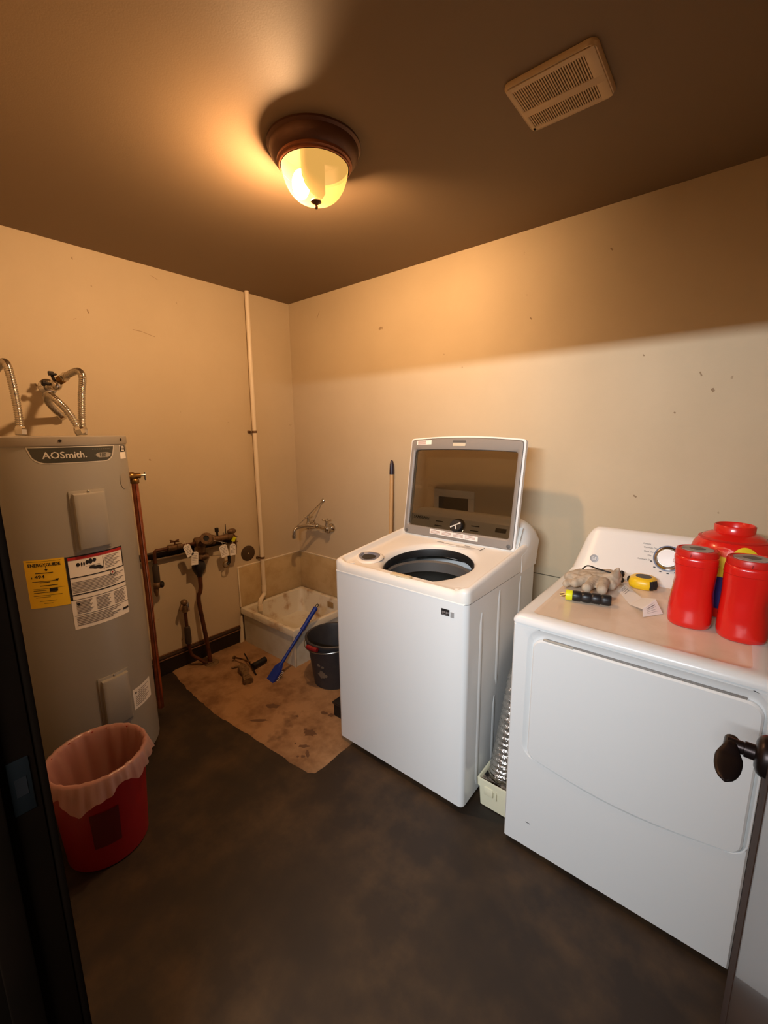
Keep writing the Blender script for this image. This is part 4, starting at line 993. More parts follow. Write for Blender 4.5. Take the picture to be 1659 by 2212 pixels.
# front badge
bd = mesh('front_badge', MB().box(-0.818, -0.782, WY0 - 0.001, WY0 + 0.002, 0.840, 0.866), INK, ws)
q = MB()
for x_, w_, z_, h_ in ((-0.814, 0.005, 0.848, 0.009), (-0.807, 0.008, 0.850, 0.007), (-0.797, 0.006, 0.848, 0.009), (-0.789, 0.004, 0.850, 0.007), (-0.814, 0.028, 0.8435, 0.0018)): q.quad((x_, WY0 - 0.0018, z_), (x_ + w_, WY0 - 0.0018, z_), (x_ + w_, WY0 - 0.0018, z_ + h_), (x_, WY0 - 0.0018, z_ + h_))
mesh('badge_print', q, INKG, bd, smooth=False)
mesh('grey_badge', MB().box(-0.777, -0.762, WY0 - 0.001, WY0 + 0.002, 0.838, 0.860), mat('badge_grey', (150, 148, 146), 0.5), ws)
# open lid
LB = Vector((-1.063, 1.838, 0.985)); LU = Vector((0, 0.085, 0.52)).normalized(); LN = Vector((0, -LU.z, LU.y))
def lf(a, b_, d): return LB + Vector((a, 0, 0)) + LU * b_ + LN * d
LW, LH = 0.320, 0.522
def lid_out(w, b0_, h, bow, r=0.016, n=6):
    pts = []
    for qx, by, a0 in ((1, b0_ + 0.004, -90), (1, h, 0), (-1, h, 90), (-1, b0_ + 0.004, 180)):
        sy = 1 if by == h else -1
        for k in range(n + 1):
            a = R(a0 + 90 * k / n); pts.append((qx * (w - r) + r * math.cos(a), by - sy * r + r * math.sin(a)))
        if qx == 1 and by == h and bow:
            for k in range(1, 12): u = 1 - 2 * k / 12; pts.append((u * (w - r), h + bow * (1 - u * u)))
        elif qx == 1 and by == h:
            for k in range(1, 12): u = 1 - 2 * k / 12; pts.append((u * (w - r), h))
    return pts
go = lid_out(0.287, 0.052, 0.462, 0.006, 0.012)
oo = lid_out(LW, 0.0, LH, 0.014)
oi = lid_out(LW - 0.008, 0.004, LH - 0.007, 0.013)
q = MB()
def L3(o_, d): return [lf(a, b_, d) for a, b_ in o_]
q.loft([L3(go, -0.030), L3(oi, -0.034), L3(oo, -0.026), L3(oo, -0.004), L3(oi, 0.0), L3(oi, -0.006), L3(go, -0.008)], ring=True)
lid = mesh('lid', q, WHITE, ws, sharp=40); tag(lid, 'open white lid with grey inner frame and tinted window')
gi = [(a * 1.012, 0.257 + (b_ - 0.257) * 1.012) for a, b_ in go]
mi = lid_out(0.300, 0.040, 0.478, 0.008, 0.014)
q = MB(); q.loft([L3(oi, -0.004), L3(lid_out(LW - 0.011, 0.006, LH - 0.012, 0.013), 0.003), L3(mi, 0.004), L3(gi, 0.000), L3(go, -0.004), L3(go, -0.012)], cap0=False, cap1=False)
mesh('inner_frame', q, GREYP, lid, sharp=40)
q = MB(); q.loft([L3(gi, -0.016), L3(gi, -0.012)]); mesh('glass', q, LIDGLASS, lid, smooth=False)
q = MB(); q.prism(rrect(0.036, 0.013, 0.004, 3, -0.02, 0.497), lf, 0.0035, 0.006); mesh('latch_plate', q, mat('latch_beige', (196, 186, 164), 0.4), lid)
mesh('latch_recess', MB().prism(rrect(0.036, 0.006, 0.002, 3, -0.02, 0.507), lf, 0.006, 0.0066), LABELG, lid)
s1 = mesh('small_sticker', MB().prism([(-0.278, 0.487), (-0.186, 0.491), (-0.186, 0.514), (-0.278, 0.510)], lf, 0.0035, 0.0046), PAPER, lid, smooth=False)
s2 = mesh('long_sticker', MB().prism([(-0.142, 0.026), (0.135, 0.022), (0.135, 0.046), (-0.142, 0.050)], lf, 0.0035, 0.0052), PAPER, lid, smooth=False)
q = MB()
for i in range(4): q.quad(*[lf(a, b_, 0.0066) for a, b_ in ((-0.27, 0.506 - i * 0.005), (-0.22, 0.508 - i * 0.005), (-0.22, 0.510 - i * 0.005), (-0.27, 0.508 - i * 0.005))])
for c_ in range(4):
    for i in range(3): x_ = -0.135 + c_ * 0.067; q.quad(*[lf(a, b_, 0.0066) for a, b_ in ((x_, 0.042 - i * 0.006), (x_ + 0.056, 0.0415 - i * 0.006), (x_ + 0.056, 0.0435 - i * 0.006), (x_, 0.044 - i * 0.006))])
mesh('sticker_print', q, mat('sticker_ink', (176, 130, 104), 0.6), lid, smooth=False)
for a in (-0.292, 0.292): mesh('lid_bumper', MB().lathe([(0.009, 0), (0.009, 0.003), (0.006, 0.004)], lf(a, 0.024, 0.003), LN, 14), LABELG, lid)
# laundry outlet box on the wall, seen through the lid
ob = thing('outlet_box', (-1.275, YB, 1.09), 'white recessed laundry outlet box on the wall seen through washer lid', 'wall box')
q = MB()
ax0, ax1, az0, az1 = -1.410, -1.140, 0.985, 1.194
ix0_, ix1_, iz0, iz1 = -1.380, -1.178, 1.03, 1.150
q.box(ax0, ax1, YB - 0.008, YB, iz1, az1, 0.002); q.box(ax0, ax1, YB - 0.008, YB, az0, iz0, 0.002); q.box(ax0, ix0_, YB - 0.008, YB, iz0, iz1, 0.001); q.box(ix1_, ax1, YB - 0.008, YB, iz0, iz1, 0.001)
mesh('face_frame', q, WHITEP, ob)
mesh('recess', MB().box(ix0_, ix1_, YB - 0.003, YB - 0.001, iz0, iz1), mat('recess_dark', (52, 42, 32), 0.8), ob)
for x in (-1.32, -1.24): mesh('supply_tap', MB().tube([(x, YB - 0.003, 1.06), (x, YB - 0.03, 1.06), (x, YB - 0.032, 1.03)], 0.009, 10), BRASS, ob)

# ================================================================ LINT BOX AND DUCT
lb = thing('lint_box', (-0.615, 1.50, 0), 'ivory plastic lint trap box full of lint on floor between machines', 'lint trap')
def lbl(dx, z): return [(x, y, z) for x, y in rrect(0.070 - dx, 0.064 - dx, 0.008, 3, -0.615, 1.484)]
q = MB().loft([lbl(0.010, 0.004), lbl(0.005, 0.094), lbl(0.0, 0.096), lbl(-0.001, 0.128), lbl(0.006, 0.130), lbl(0.010, 0.120), lbl(0.014, 0.07)], cap0=True, cap1=True)
mesh('tub', q, IVORY, lb, sharp=30)
q = MB()
random.seed(11)
q.grid(16, 16, lambda u, v: (-0.615 + (u - 0.5) * 0.118, 1.484 + (v - 0.5) * 0.106, 0.108 + 0.012 * math.sin(u * 9 + v * 4) * math.sin(v * 7) + random.uniform(-0.003, 0.003)))
li = mesh('lint', q, LINT, lb); li['kind'] = 'stuff'
q = MB(); q.box(-0.652, -0.614, 1.4165, 1.423, 0.070, 0.107, 0.002); q.box(-0.602, -0.598, 1.4165, 1.42, 0.065, 0.105, 0.001)
mesh('front_clip', q, IVORY, lb)
mesh('handle_slot', MB().prism(rrect(0.005, 0.024, 0.004, 3, -0.666, 1.484), lambda a, b_, d: Vector((a, b_, d)), 0.119, 0.1225), BLACK, lb)
vd = thing('vent_duct', (-0.612, 1.505, 0.116), 'crumpled silver foil dryer duct rising between washer and dryer', 'duct')
PD = arc_pts([(-0.612, 1.505, 0.116), (-0.611, 1.520, 0.18), (-0.607, 1.542, 0.27), (-0.600, 1.565, 0.37), (-0.600, 1.60, 0.47), (-0.602, 1.66, 0.55), (-0.606, 1.76, 0.60), (-0.61, 1.88, 0.61)], 22)
random.seed(2)
rd = []
for i, p_ in enumerate(PD):
    h_ = i / len(PD); base_r = 0.052 if h_ > 0.25 else 0.052 + 0.006 * (1 - h_ / 0.25)
    rd.append(base_r * (0.93 + 0.085 * abs(math.sin(i * PI / 5.5))))
q = MB(); q.tube(PD, 0.05, 40, caps=False, rads=rd)
for v in q.bm.verts: v.co += Vector((random.uniform(-1, 1), random.uniform(-1, 1), random.uniform(-1, 1))) * 0.0016
mesh('foil_tube', q, FOIL, vd, sharp=70)
q = MB(); q.lathe([(0.056, 0), (0.058, 0.012), (0.055, 0.02)], (-0.612, 1.505, 0.120), n=40, cap0=False, cap1=False); mesh('collar', q, FOIL, vd)

# ================================================================ DRYER
DX0, DX1, DY0, DY1 = -0.533, 0.140, 1.345, 2.06
DCX = (DX0 + DX1) / 2
DZ = 0.914
dr = thing('dryer', (DCX, (DY0 + DY1) / 2, 0), 'white front loading dryer with wide front door beside the washer', 'dryer')
mesh('cabinet', MB().box(DX0, DX1, DY0 + 0.022, DY1, 0.012, 0.886, 0.004), WHITE, dr)
for x in (DX0 + 0.05, DX1 - 0.05):
    for y in (DY0 + 0.08, DY1 - 0.06): mesh('foot', MB().lathe([(0.018, 0), (0.018, 0.014)], (x, y, 0), n=12), BLACK, dr)
# front panel with rounded opening: loft between outer rectangle and opening
def opn(gx0, gx1, gz0, gz1, r, sag=0.0, n=6):
    pts = []
    segs = ((gx1, gz1, 0), (gx0, gz1, 90), (gx0, gz0, 180), (gx1, gz0, 270))
    for idx, (x, z, a0) in enumerate(segs):
        sx = -1 if x == gx1 else 1; sz = -1 if z == gz1 else 1
        for k in range(n + 1):
            a = R(a0 + 90 * k / n); pts.append((x + sx * r + r * math.cos(a), z + sz * r + r * math.sin(a)))
        nx, nz, _ = segs[(idx + 1) % 4]
        for k in range(1, 10):
            u = k / 10
            if idx == 0: pts.append((gx1 - r + (gx0 - gx1 + 2 * r) * u, gz1))
            elif idx == 1: pts.append((gx0, gz1 - r + (gz0 - gz1 + 2 * r) * u))
            elif idx == 2: pts.append((gx0 + r + (gx1 - gx0 - 2 * r) * u, gz0 - sag * math.sin(PI * u)))
            else: pts.append((gx1, gz0 + r + (gz1 - gz0 - 2 * r) * u))
    return pts
OP = opn(-0.478, 0.134, 0.392, 0.882, 0.050, 0.030)
OPi = opn(-0.467, 0.129, 0.391, 0.858, 0.040, 0.030)
def outer_match(pts):                          # push opening points out to the panel rectangle
    out = []; cz = 0.45
    for x, z in pts:
        dx, dz = x - DCX, z - cz
        hx = (DX1 - DX0) / 2; hzp = 0.886 - cz if dz > 0 else cz - 0.020
        k = min(hx / abs(dx) if dx else 9e9, hzp / abs(dz) if dz else 9e9); out.append((DCX + dx * k, cz + dz * k))
    return out
OU = outer_match(OP)
# snap nearest to corners
for cx_, cz_ in ((DX0, 0.886), (DX1, 0.886), (DX0, 0.020), (DX1, 0.020)):
    i = min(range(len(OU)), key=lambda i: (OU[i][0] - cx_) ** 2 + (OU[i][1] - cz_) ** 2); OU[i] = (cx_, cz_)
y3 = lambda o_, y: [(x, y, z) for x, z in o_]
OU2 = [(DCX + (x - DCX) * 0.985, 0.453 + (z - 0.453) * 0.99) for x, z in OU]
q = MB(); q.loft([y3(OU, DY0 + 0.030), y3(OU, DY0 + 0.006), y3(OU2, DY0), y3([(x + (DCX - x) * -0.012, z + 0.003 * (1 if z > 0.6 else 0)) for x, z in OP], DY0), y3(OP, DY0 + 0.002), y3(OPi, DY0 + 0.012)], cap0=False, cap1=True)
mesh('front_panel', q, WHITE, dr, sharp=28)
DO = opn(-0.462, 0.126, 0.394, 0.850, 0.036, 0.028); DO2 = opn(-0.457, 0.121, 0.398, 0.845, 0.033, 0.028)
q = MB(); q.loft([y3(DO, DY0 + 0.014), y3(DO, DY0 + 0.002), y3(DO2, DY0 - 0.003)], cap0=False)
ddr = mesh('door', q, WHITE, dr, sharp=40)
q = MB(); q.box(-0.425, 0.09, DY0 + 0.004, DY0 + 0.013, 0.8495, 0.8545, 0.002); mesh('door_pull', q, GREYP, ddr)
mesh('pull_lip', MB().box(-0.43, -0.335, DY0 - 0.001, DY0 + 0.006, 0.849, 0.855, 0.001), mat('grey_lip', (176, 166, 152), 0.4), ddr)
mesh('scratch', MB().box(-0.452, -0.436, DY0 - 0.0006, DY0 + 0.001, 0.127, 0.129), DARKP, dr)
# deck with raised rim and nose
dcy_, dhy = (DY0 - 0.002 + DY1) / 2, (DY1 - DY0 + 0.002) / 2; dhx = (DX1 - DX0) / 2 + 0.004
def dkl(ins, z, r=0.014): return [(x, y, z) for x, y in rrect(dhx - ins, dhy - ins, r, 5, DCX, dcy_)]
q = MB(); q.loft([dkl(0.004, 0.888), dkl(0.0, 0.890), dkl(0.0, 0.899), dkl(0.006, 0.910), dkl(0.018, 0.9165), dkl(0.042, 0.9185, 0.02), dkl(0.050, 0.9165, 0.02)], cap0=False, cap1=False)
mesh('deck', q, WHITE, dr, sharp=50)
mesh('deck_tray', MB().loft([dkl(0.050, 0.9165, 0.02), dkl(0.057, DZ, 0.02)], cap0=False), mat('tan_enamel', (224, 204, 182), 0.32, var=(5, (206, 180, 152), 0.45, 0.75), coat=0.2), dr, sharp=50)  # tray tinted blotchy tan inside the white rim
# console
prof = [(1.955, 0.912), (1.975, 0.930), (2.030, 1.095), (2.040, 1.108), (2.056, 1.112), (2.075, 1.108), (2.082, 1.095), (2.082, 0.912)]
secs = []
for i in range(25):
    u = i / 24; xe = 0.5 - 0.5 * math.cos(u * PI); x = DX0 + 0.004 + (DX1 - DX0 - 0.008) * xe
    e = min(x - DX0, DX1 - x); k = math.sqrt(max(0, 1 - max(0, 1 - e / 0.085) ** 2))
    secs.append([(x + (0.030 * (z - 0.912) / 0.2) * (1 if x < DCX else -1) * max(0, 1 - e / 0.15), y + (1 - k) * 0.02 * (1 if z > 0.92 and y < 2.06 else 0), 0.912 + (z - 0.912) * (0.25 + 0.75 * k)) for y, z in prof])
dcon = mesh('console', MB().loft(secs), WHITEP, dr, sharp=50)
kn_ = Vector((0, -0.165, 0.055)).normalized(); ku = Vector((0, 0.055, 0.165)).normalized()
def gfn(x0, z0, off=0.0015):
    v0 = (z0 - 0.930) / ku.z
    o_ = Vector((x0, 1.975, 0.930)) + ku * v0 + kn_ * off
    return lambda x, y: o_ + Vector((x, 0, 0)) + ku * y
kc = gfn(-0.168, 1.022)(0, 0)
mesh('dial_scale', MB().lathe([(0.052, 0), (0.052, 0.0012), (0.046, 0.0014)], kc, kn_, 48, True, False), mat('dial_navy', (44, 48, 84), 0.4), dcon)
kb_ = mesh('dial', MB().lathe([(0.047, 0), (0.047, 0.003), (0.040, 0.006), (0.037, 0.010), (0.036, 0.026), (0.034, 0.028)], kc, kn_, 48, True, True), CHROME, dcon)
mesh('dial_cap', MB().lathe([(0.034, 0.027), (0.033, 0.030), (0.004, 0.031)], kc, kn_, 40), WHITEP, kb_)
q = MB()
for s_, x0, z0 in (('Cottons', -0.262, 1.066), ('Optimum Dry', -0.258, 1.052), ('More Dry', -0.255, 1.036), ('Dry', -0.240, 1.022), ('Automatic Dry', -0.275, 1.004)): text_mb(q, s_, 0.0085, gfn(x0, z0))
for a in (200, 225, 250, 275, 300): q.quad(*[gfn(-0.168, 1.022, 0.0018)(0.060 * math.cos(R(a)) + dx, 0.060 * math.sin(R(a)) + dy) for dx, dy in ((-0.004, -0.002), (0.004, -0.002), (0.004, 0.002), (-0.004, 0.002))])
mesh('dial_print', q, INK, dcon, smooth=False)
lc = gfn(-0.438, 0.978)(0, 0)
emb = mesh('emblem', MB().lathe([(0.0165, 0.0), (0.0165, 0.0012), (0.0135, 0.0014), (0.0135, 0.001), (0.002, 0.001)], lc, kn_, 36), mat('emblem_grey', (128, 124, 122), 0.4, 0.3), dcon)
mesh('emblem_letters', text_mb(MB(), 'GE', 0.017, lambda x, y: lc + kn_ * 0.0022 + Vector((x, 0, 0)) + ku * (y - 0.006), 'CENTER'), PAPER, emb, smooth=False)

# ---------------------------------------------------------------- things on the dryer
ZD = DZ + 0.001
# glove
gl = thing('work_glove', at_z(1275, 1262, ZD), 'grey leather work glove lying crumpled on the dryer, cuff raised', 'glove')
def gp_(px, py, z): return at_z(px, py, z)
q = MB()
def capsule(a, b_, r0, r1, n=7, sq=1.0):
    for i in range(n):
        t = i / (n - 1); c_ = a.lerp(b_, t); r_ = r0 + (r1 - r0) * t
        q.ball((c_.x, c_.y, max(c_.z, ZD + r_ * sq)), r_, r_, r_ * sq, seg=14)
capsule(gp_(1250, 1243, 0.95), gp_(1314, 1246, 0.952), 0.031, 0.037, 9, 0.85)
capsule(gp_(1262, 1248, 0.950), gp_(1314, 1254, 0.945), 0.030, 0.033, 7, 0.85)
capsule(gp_(1255, 1240, 0.955), gp_(1230, 1246, 0.950), 0.023, 0.021)
capsule(gp_(1230, 1246, 0.948), gp_(1248, 1250, 0.952), 0.019, 0.017, 5)
capsule(gp_(1272, 1250, 0.955), gp_(1242, 1259, 0.942), 0.021, 0.0185)
capsule(gp_(1286, 1254, 0.955), gp_(1267, 1270, 0.950), 0.021, 0.0185)
capsule(gp_(1304, 1258, 0.955), gp_(1300, 1274, 0.948), 0.022, 0.0195)
capsule(gp_(1238, 1252, 0.938), gp_(1223, 1261, 0.934), 0.016, 0.0145)
capsule(gp_(1315, 1253, 0.950), gp_(1330, 1246, 0.962), 0.031, 0.024)
capsule(gp_(1328, 1247, 0.960), gp_(1335, 1230, 1.012), 0.022, 0.008, 9)
capsule(gp_(1320, 1264, 0.938), gp_(1331, 1256, 0.945), 0.021, 0.018)
go_ = mesh('leather_shell', q, GLOVE, gl)
md = go_.modifiers.new('remesh', 'REMESH'); md.mode = 'VOXEL'; md.voxel_size = 0.0035; md.use_smooth_shade = True
md = go_.modifiers.new('smooth', 'SMOOTH'); md.factor = 0.5; md.iterations = 2
mesh('cuff_edge', MB().tube(arc_pts([gp_(1258, 1229, 0.978), gp_(1270, 1222, 0.984), gp_(1292, 1229, 0.986), gp_(1312, 1235, 0.984), gp_(1322, 1238, 0.98)], 6), 0.0028, 6), BLACK, gl)
mesh('cuff_knit', MB().ball(gp_(1343, 1240, 0.945), 0.011, 0.012, 0.016, seg=12).ball(gp_(1343, 1253, 0.930), 0.010, 0.012, 0.011, seg=12), DARKP, gl)
# cord connector
ca, cb = at_z(1222, 1284, ZD + 0.0205), at_z(1321, 1298, ZD + 0.0205)
cd = (cb - ca).normalized(); cl = (cb - ca).length
pg = thing('cord_plug', at_z(1265, 1290, ZD), 'black ribbed cord plug with neon yellow collar and brass prongs', 'plug')
pr_ = [(0.0175, 0.022)]
x = 0.022
for i in range(4):
    L_ = (cl - 0.022) / 4; pr_ += [(0.0185, x + 0.002), (0.0195, x + L_ * 0.3), (0.0195, x + L_ * 0.8), (0.0165, x + L_ - 0.001)]; x += L_
mesh('grip', MB().lathe(pr_, ca, cd, 24), DARKP, pg)
mesh('collar', MB().lathe([(0.017, 0), (0.0195, 0.003), (0.0195, 0.018), (0.018, 0.023)], ca, cd, 24), YELN, pg)
for s_ in (-1, 0, 1):
    o_ = ca + cd.cross(Vector((0, 0, 1))).normalized() * 0.008 * s_ + Vector((0, 0, 0.005 if s_ == 0 else -0.004))
    mesh('prong', MB().tube([o_ + cd * 0.004, o_ - cd * 0.020], 0.0028, 8), BRASS, pg)
# tape measure
tm_c = at_z(1388, 1268, ZD); tm_c.z = ZD
tm = thing('tape_measure', tm_c, 'yellow and black tape measure lying flat by the dial', 'tape measure')
mesh('case', MB().lathe([(0.040, 0.0), (0.048, 0.007), (0.050, 0.021), (0.046, 0.038), (0.036, 0.0445), (0.004, 0.045)], tm_c, n=40, sq=2.8), YELP, tm, sharp=60)
mesh('face_label', MB().lathe([(0.028, 0.0442), (0.028, 0.0454), (0.003, 0.0458)], tm_c, n=32), mat('tape_label', (66, 58, 40), 0.5), tm)
q = MB()
for k, (a0, hz0, hz1) in enumerate(((-40, 0.006, 0.039), (-28, 0.010, 0.040), (-16, 0.006, 0.039))):
    for j in range(2):
        a = R(a0 + j * 6 - 12); d_ = Vector((math.cos(a), math.sin(a), 0)); k_ = 1.0 / ((abs(d_.x) ** 2.8 + abs(d_.y) ** 2.8) ** (1 / 2.8))
        q.tube([tm_c + d_ * 0.0465 * k_ + Vector((0, 0, hz0)), tm_c + d_ * 0.0495 * k_ + Vector((0, 0, 0.021)), tm_c + d_ * 0.0450 * k_ + Vector((0, 0, hz1))], 0.0048, 8)
mesh('rubber_grip', q, BLACK, tm)
q = MB(); a = R(168); d_ = Vector((math.cos(a), math.sin(a), 0)); q.ball(tm_c + d_ * 0.053 + Vector((0, 0, 0.021)), 0.007, 0.012, 0.012); mesh('tape_mouth', q, BLACK, tm)
# receipt
rc = thing('receipt', at_z(1385, 1300, ZD), 'creased white paper receipt between glove and red canister', 'paper')
A0, A1 = at_z(1336, 1277, ZD + 0.002), at_z(1350, 1262, ZD + 0.002)
B0, B1 = at_z(1360, 1306, ZD + 0.001), at_z(1386, 1291, ZD + 0.006)
C0, C1 = at_z(1388, 1316, ZD + 0.016), at_z(1416, 1294, ZD + 0.034)
D0, D1 = at_z(1389, 1333, ZD + 0.001), at_z(1432, 1326, ZD + 0.001)
def rfn(u, v):
    rows_ = [(A0, A1), (B0, B1), (C0, C1), (D0, D1)]; t = u * 3; i = min(2, int(t)); f2 = t - i
    f2 = f2 * f2 * (3 - 2 * f2) * 0.4 + f2 * 0.6
    p0 = rows_[i][0].lerp(rows_[i][1], v); p1 = rows_[i + 1][0].lerp(rows_[i + 1][1], v); return p0.lerp(p1, f2)
mesh('sheet', MB().thick_grid(24, 4, rfn, lambda u, v: (0, 0, 0.0006)), PAPER, rc, sharp=50)
q = MB()
for k in range(9):
    u0 = 0.72 + 0.045 * k if k < 5 else 0.04 + 0.03 * (k - 5)
    q.quad(*[rfn(u, v) + (Vector((0.0004, -0.0016, 0.0010)) if k < 5 else Vector((0, 0, 0.0014))) for u, v in ((u0, 0.25), (u0 + (0.016 if k == 1 else 0.006), 0.25), (u0 + (0.016 if k == 1 else 0.006), 0.8), (u0, 0.8))])
mesh('receipt_print', q, INKG, rc, smooth=False)
# two red canisters
def canister(c, h, r, label, pinch, lidrot):
    t = thing('red_canister', c, label, 'canister', 'red canisters standing on the dryer')
    prof_ = [(r * 0.88, 0), (r * 0.97, 0.006), (r, 0.02), (r * 1.0, h * 0.25), (r * 0.965, h * 0.45), (r * 0.96, h * 0.6), (r * 0.985, h * 0.75), (r * 0.98, h * 0.87), (r * 0.95, h * 0.905), (r * 0.90, h * 0.91)]
    mb = MB().lathe(prof_, c, n=48, sq=2.5)
    for v in mb.bm.verts:
        d_ = v.co - Vector(c); z_ = d_.z / h
        for (pa, pz, amt) in pinch:
            a_ = math.atan2(d_.y, d_.x); da = (a_ - R(pa) + PI) % (2 * PI) - PI
            w = math.exp(-(da / 0.5) ** 2 - ((z_ - pz) / 0.16) ** 2) * amt
            v.co.x -= d_.x * w; v.co.y -= d_.y * w
    bdy = mesh('body', mb, REDJUG, t, sharp=60)
    mesh('shoulder_line', MB().lathe([(r * 0.985, h * 0.80), (r * 1.0, h * 0.803), (r * 0.985, h * 0.806)], c, n=48, sq=2.5, cap0=False, cap1=False), REDJUG2, t)
    ld = mesh('cap', MB().lathe([(r * 0.90, h * 0.905), (r * 0.945, h * 0.912), (r * 0.945, h * 0.955), (r * 0.90, h * 0.985), (r * 0.82, h * 0.99), (r * 0.80, h * 0.98), (r * 0.1, h * 0.98)], c, n=48, sq=2.2), REDJUG2, t)
    for k in range(10):
        a = 2 * PI * k / 10 + lidrot; d_ = Vector((math.cos(a), math.sin(a), 0))
        mesh('cap_notch', MB().tube([Vector(c) + d_ * r * 0.948 + Vector((0, 0, h * 0.918)), Vector(c) + d_ * r * 0.946 + Vector((0, 0, h * 0.952))], 0.0012, 5), REDBIN, ld)
    mesh('disc_label', MB().lathe([(r * 0.70, h * 0.981), (r * 0.70, h * 0.988), (r * 0.1, h * 0.99)], c, n=40), LIDDISC, ld)
    mesh('disc_print', MB().lathe([(r * 0.36, h * 0.9905), (r * 0.36, h * 0.993), (r * 0.05, h * 0.9935)], c, n=24, sq=1.4), mat('disc_print', (96, 88, 82), 0.5), ld)
    return t
canister((-0.063, 1.632, ZD), 0.252, 0.060, 'left of the two red canisters, standing nearest the receipt', ((190, 0.6, 0.18), (255, 0.55, 0.10), (345, 0.45, 0.08)), 0.1)
canister((0.068, 1.612, ZD), 0.250, 0.062, 'right hand red canister at the edge of the photo', ((250, 0.55, 0.10), (330, 0.4, 0.16)), 0.35)
# big red tub behind
jc = Vector((0.022, 1.820, ZD))
bj = thing('detergent_tub', jc, 'large rounded red detergent tub with open neck behind the canisters', 'detergent tub')
q = MB().lathe([(0.088, 0), (0.102, 0.006), (0.112, 0.05), (0.117, 0.12), (0.117, 0.18), (0.114, 0.215), (0.107, 0.238), (0.096, 0.255), (0.080, 0.269), (0.064, 0.277), (0.056, 0.280), (0.056, 0.302), (0.053, 0.305), (0.050, 0.302), (0.050, 0.262)], jc, n=56)
mesh('shell', q, REDJUG, bj, sharp=50)
mesh('shoulder_rib', MB().lathe([(0.0955, 0.2555), (0.0965, 0.259), (0.0880, 0.263)], jc, n=56, cap0=False, cap1=False), REDJUG2, bj)
mesh('neck_dark', MB().lathe([(0.048, 0.262), (0.002, 0.262)], jc, n=32, cap0=False, cap1=True), mat('dark_red', (96, 14, 10), 0.6), bj)
def jr_(z):
    pts = [(0.0, 0.088), (0.006, 0.102), (0.05, 0.112), (0.12, 0.117), (0.18, 0.117), (0.215, 0.114), (0.238, 0.107), (0.255, 0.096), (0.269, 0.080)]
    for (z0, r0_), (z1, r1_) in zip(pts[:-1], pts[1:]):
        if z <= z1: return r0_ + (r1_ - r0_) * (z - z0) / (z1 - z0)
    return 0.07
def jp(a, z, off): r_ = jr_(z) + off; return jc + Vector((r_ * math.cos(R(a)), r_ * math.sin(R(a)), z))
def jdisc(name, a0, z0, ra, rz, M, off, a_from=0, a_to=360):
    mb = MB()
    for ri in range(4):
        for k in range(28):
            t0, t1 = R(a_from + (a_to - a_from) * k / 28), R(a_from + (a_to - a_from) * (k + 1) / 28); s0_, s1_ = ri / 4, (ri + 1) / 4
            mb.quad(*[jp(a0 + ra * s_ * math.cos(t), z0 + rz * s_ * math.sin(t), off) for s_, t in ((s0_, t0), (s1_, t0), (s1_, t1), (s0_, t1))])
    return mesh(name, mb, M, bj)
jdisc('outer_disc', 258, 0.155, 34, 0.090, ORARC, 0.001)
jdisc('yellow_disc', 258, 0.150, 32, 0.066, YARC, 0.0018)
jdisc('blue_wordmark', 260, 0.095, 28, 0.055, BLUEL, 0.0026)
bg = jdisc('yellow_badge', 288, 0.205, 20, 0.046, YARC, 0.0034, 0, 180)
mesh('badge_print', text_mb(MB(), 'Clean + White', 0.0075, lambda x, y: jp(278 + math.degrees(x / 0.115), 0.229 + y, 0.0046)), INK, bg, smooth=False)
jdisc('badge_spot', 279, 0.219, 5, 0.008, BLUEL, 0.0042)

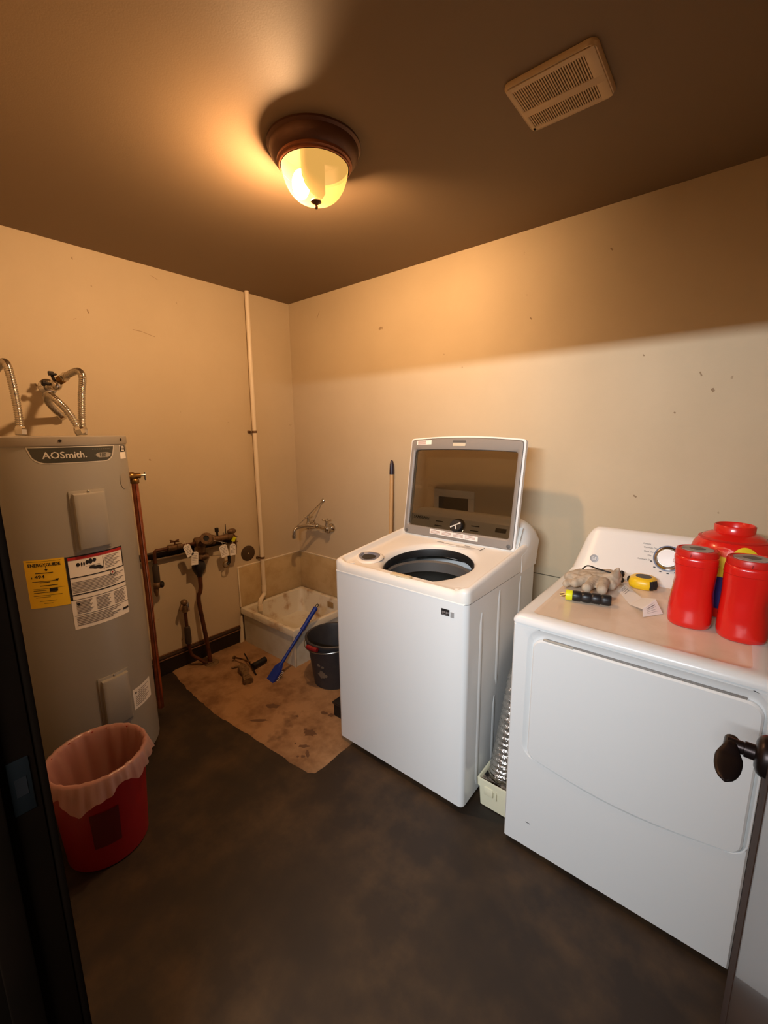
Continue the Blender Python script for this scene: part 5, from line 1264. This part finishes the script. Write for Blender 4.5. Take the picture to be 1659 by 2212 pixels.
# ================================================================ TRASH BIN
TC = Vector((-1.712, 0.390, 0.0)); TH = 0.380; TR = 0.157
tb = thing('trash_bin', TC, 'round red plastic trash bin in front of the water heater', 'trash bin')
mesh('shell', MB().lathe([(0.126, 0.0), (0.132, 0.006), (TR - 0.004, TH - 0.02), (TR + 0.003, TH - 0.014), (TR + 0.004, TH - 0.004), (TR, TH), (TR - 0.006, TH - 0.004), (TR - 0.009, TH - 0.02), (0.126, 0.010)], TC, n=64), REDBIN, tb)
q = MB()
for i in range(10):
    a0, a1 = R(-32 + 3.4 * i), R(-32 + 3.4 * (i + 1))
    q.quad(*[TC + Vector((rr * math.cos(a), rr * math.sin(a), z_)) for a, z_, rr in ((a0, 0.10, 0.1395), (a1, 0.10, 0.1395), (a1, 0.245, 0.1492), (a0, 0.245, 0.1492))])
mesh('dark_label', q, mat('bin_label', (84, 8, 10), 0.5), tb)
bgl = thing('bin_liner', TC + Vector((0, 0, TH)), 'thin pinkish white bag lining the red trash bin, folded over its rim', 'trash bag')
random.seed(21)
ph = [random.uniform(0, 6.28) for _ in range(8)]
def fold(t, f): return math.sin(f * t + ph[f % 8])
q = MB(); NL = 160; loops = []
def skirt_depth(t):
    return 0.040 + 0.030 * max(0, fold(t, 3)) + 0.022 * max(0, fold(t, 5)) + 0.006 * fold(t, 11)
prof_in = [(0.05, 0.02), (0.10, 0.03), (0.118, 0.06), (0.126, 0.15), (0.134, 0.25), (0.142, 0.33)]
for r_, z_ in prof_in:
    loops.append([TC + Vector((math.cos(t), math.sin(t), 0)) * (r_ - 0.002 + 0.004 * fold(t, 13) * (z_ / TH) - 0.004 * abs(fold(t, 7)) ) + Vector((0, 0, z_ + 0.004 * fold(t, 9))) for t in [2 * PI * k / NL for k in range(NL)]])
for r_, dz in ((TR - 0.011, -0.012), (TR - 0.004, 0.003), (TR + 0.003, 0.004), (TR + 0.009, -0.006)):
    loops.append([TC + Vector((math.cos(t), math.sin(t), 0)) * (r_ + 0.0014 * fold(t, 23) + 0.001 * fold(t, 37)) + Vector((0, 0, TH + dz)) for t in [2 * PI * k / NL for k in range(NL)]])
for s_ in (0.35, 0.7, 1.0):
    loops.append([TC + Vector((math.cos(t), math.sin(t), 0)) * (TR + 0.010 + 0.008 * s_ + 0.0035 * fold(t, 23) * s_ + 0.0025 * fold(t, 37) + 0.010 * s_ * max(0, fold(t, 3))) + Vector((0, 0, TH - 0.006 - skirt_depth(t) * s_)) for t in [2 * PI * k / NL for k in range(NL)]])
q.loft(loops, cap0=True, cap1=False)
mesh('film', q, BAG, bgl, sharp=80)
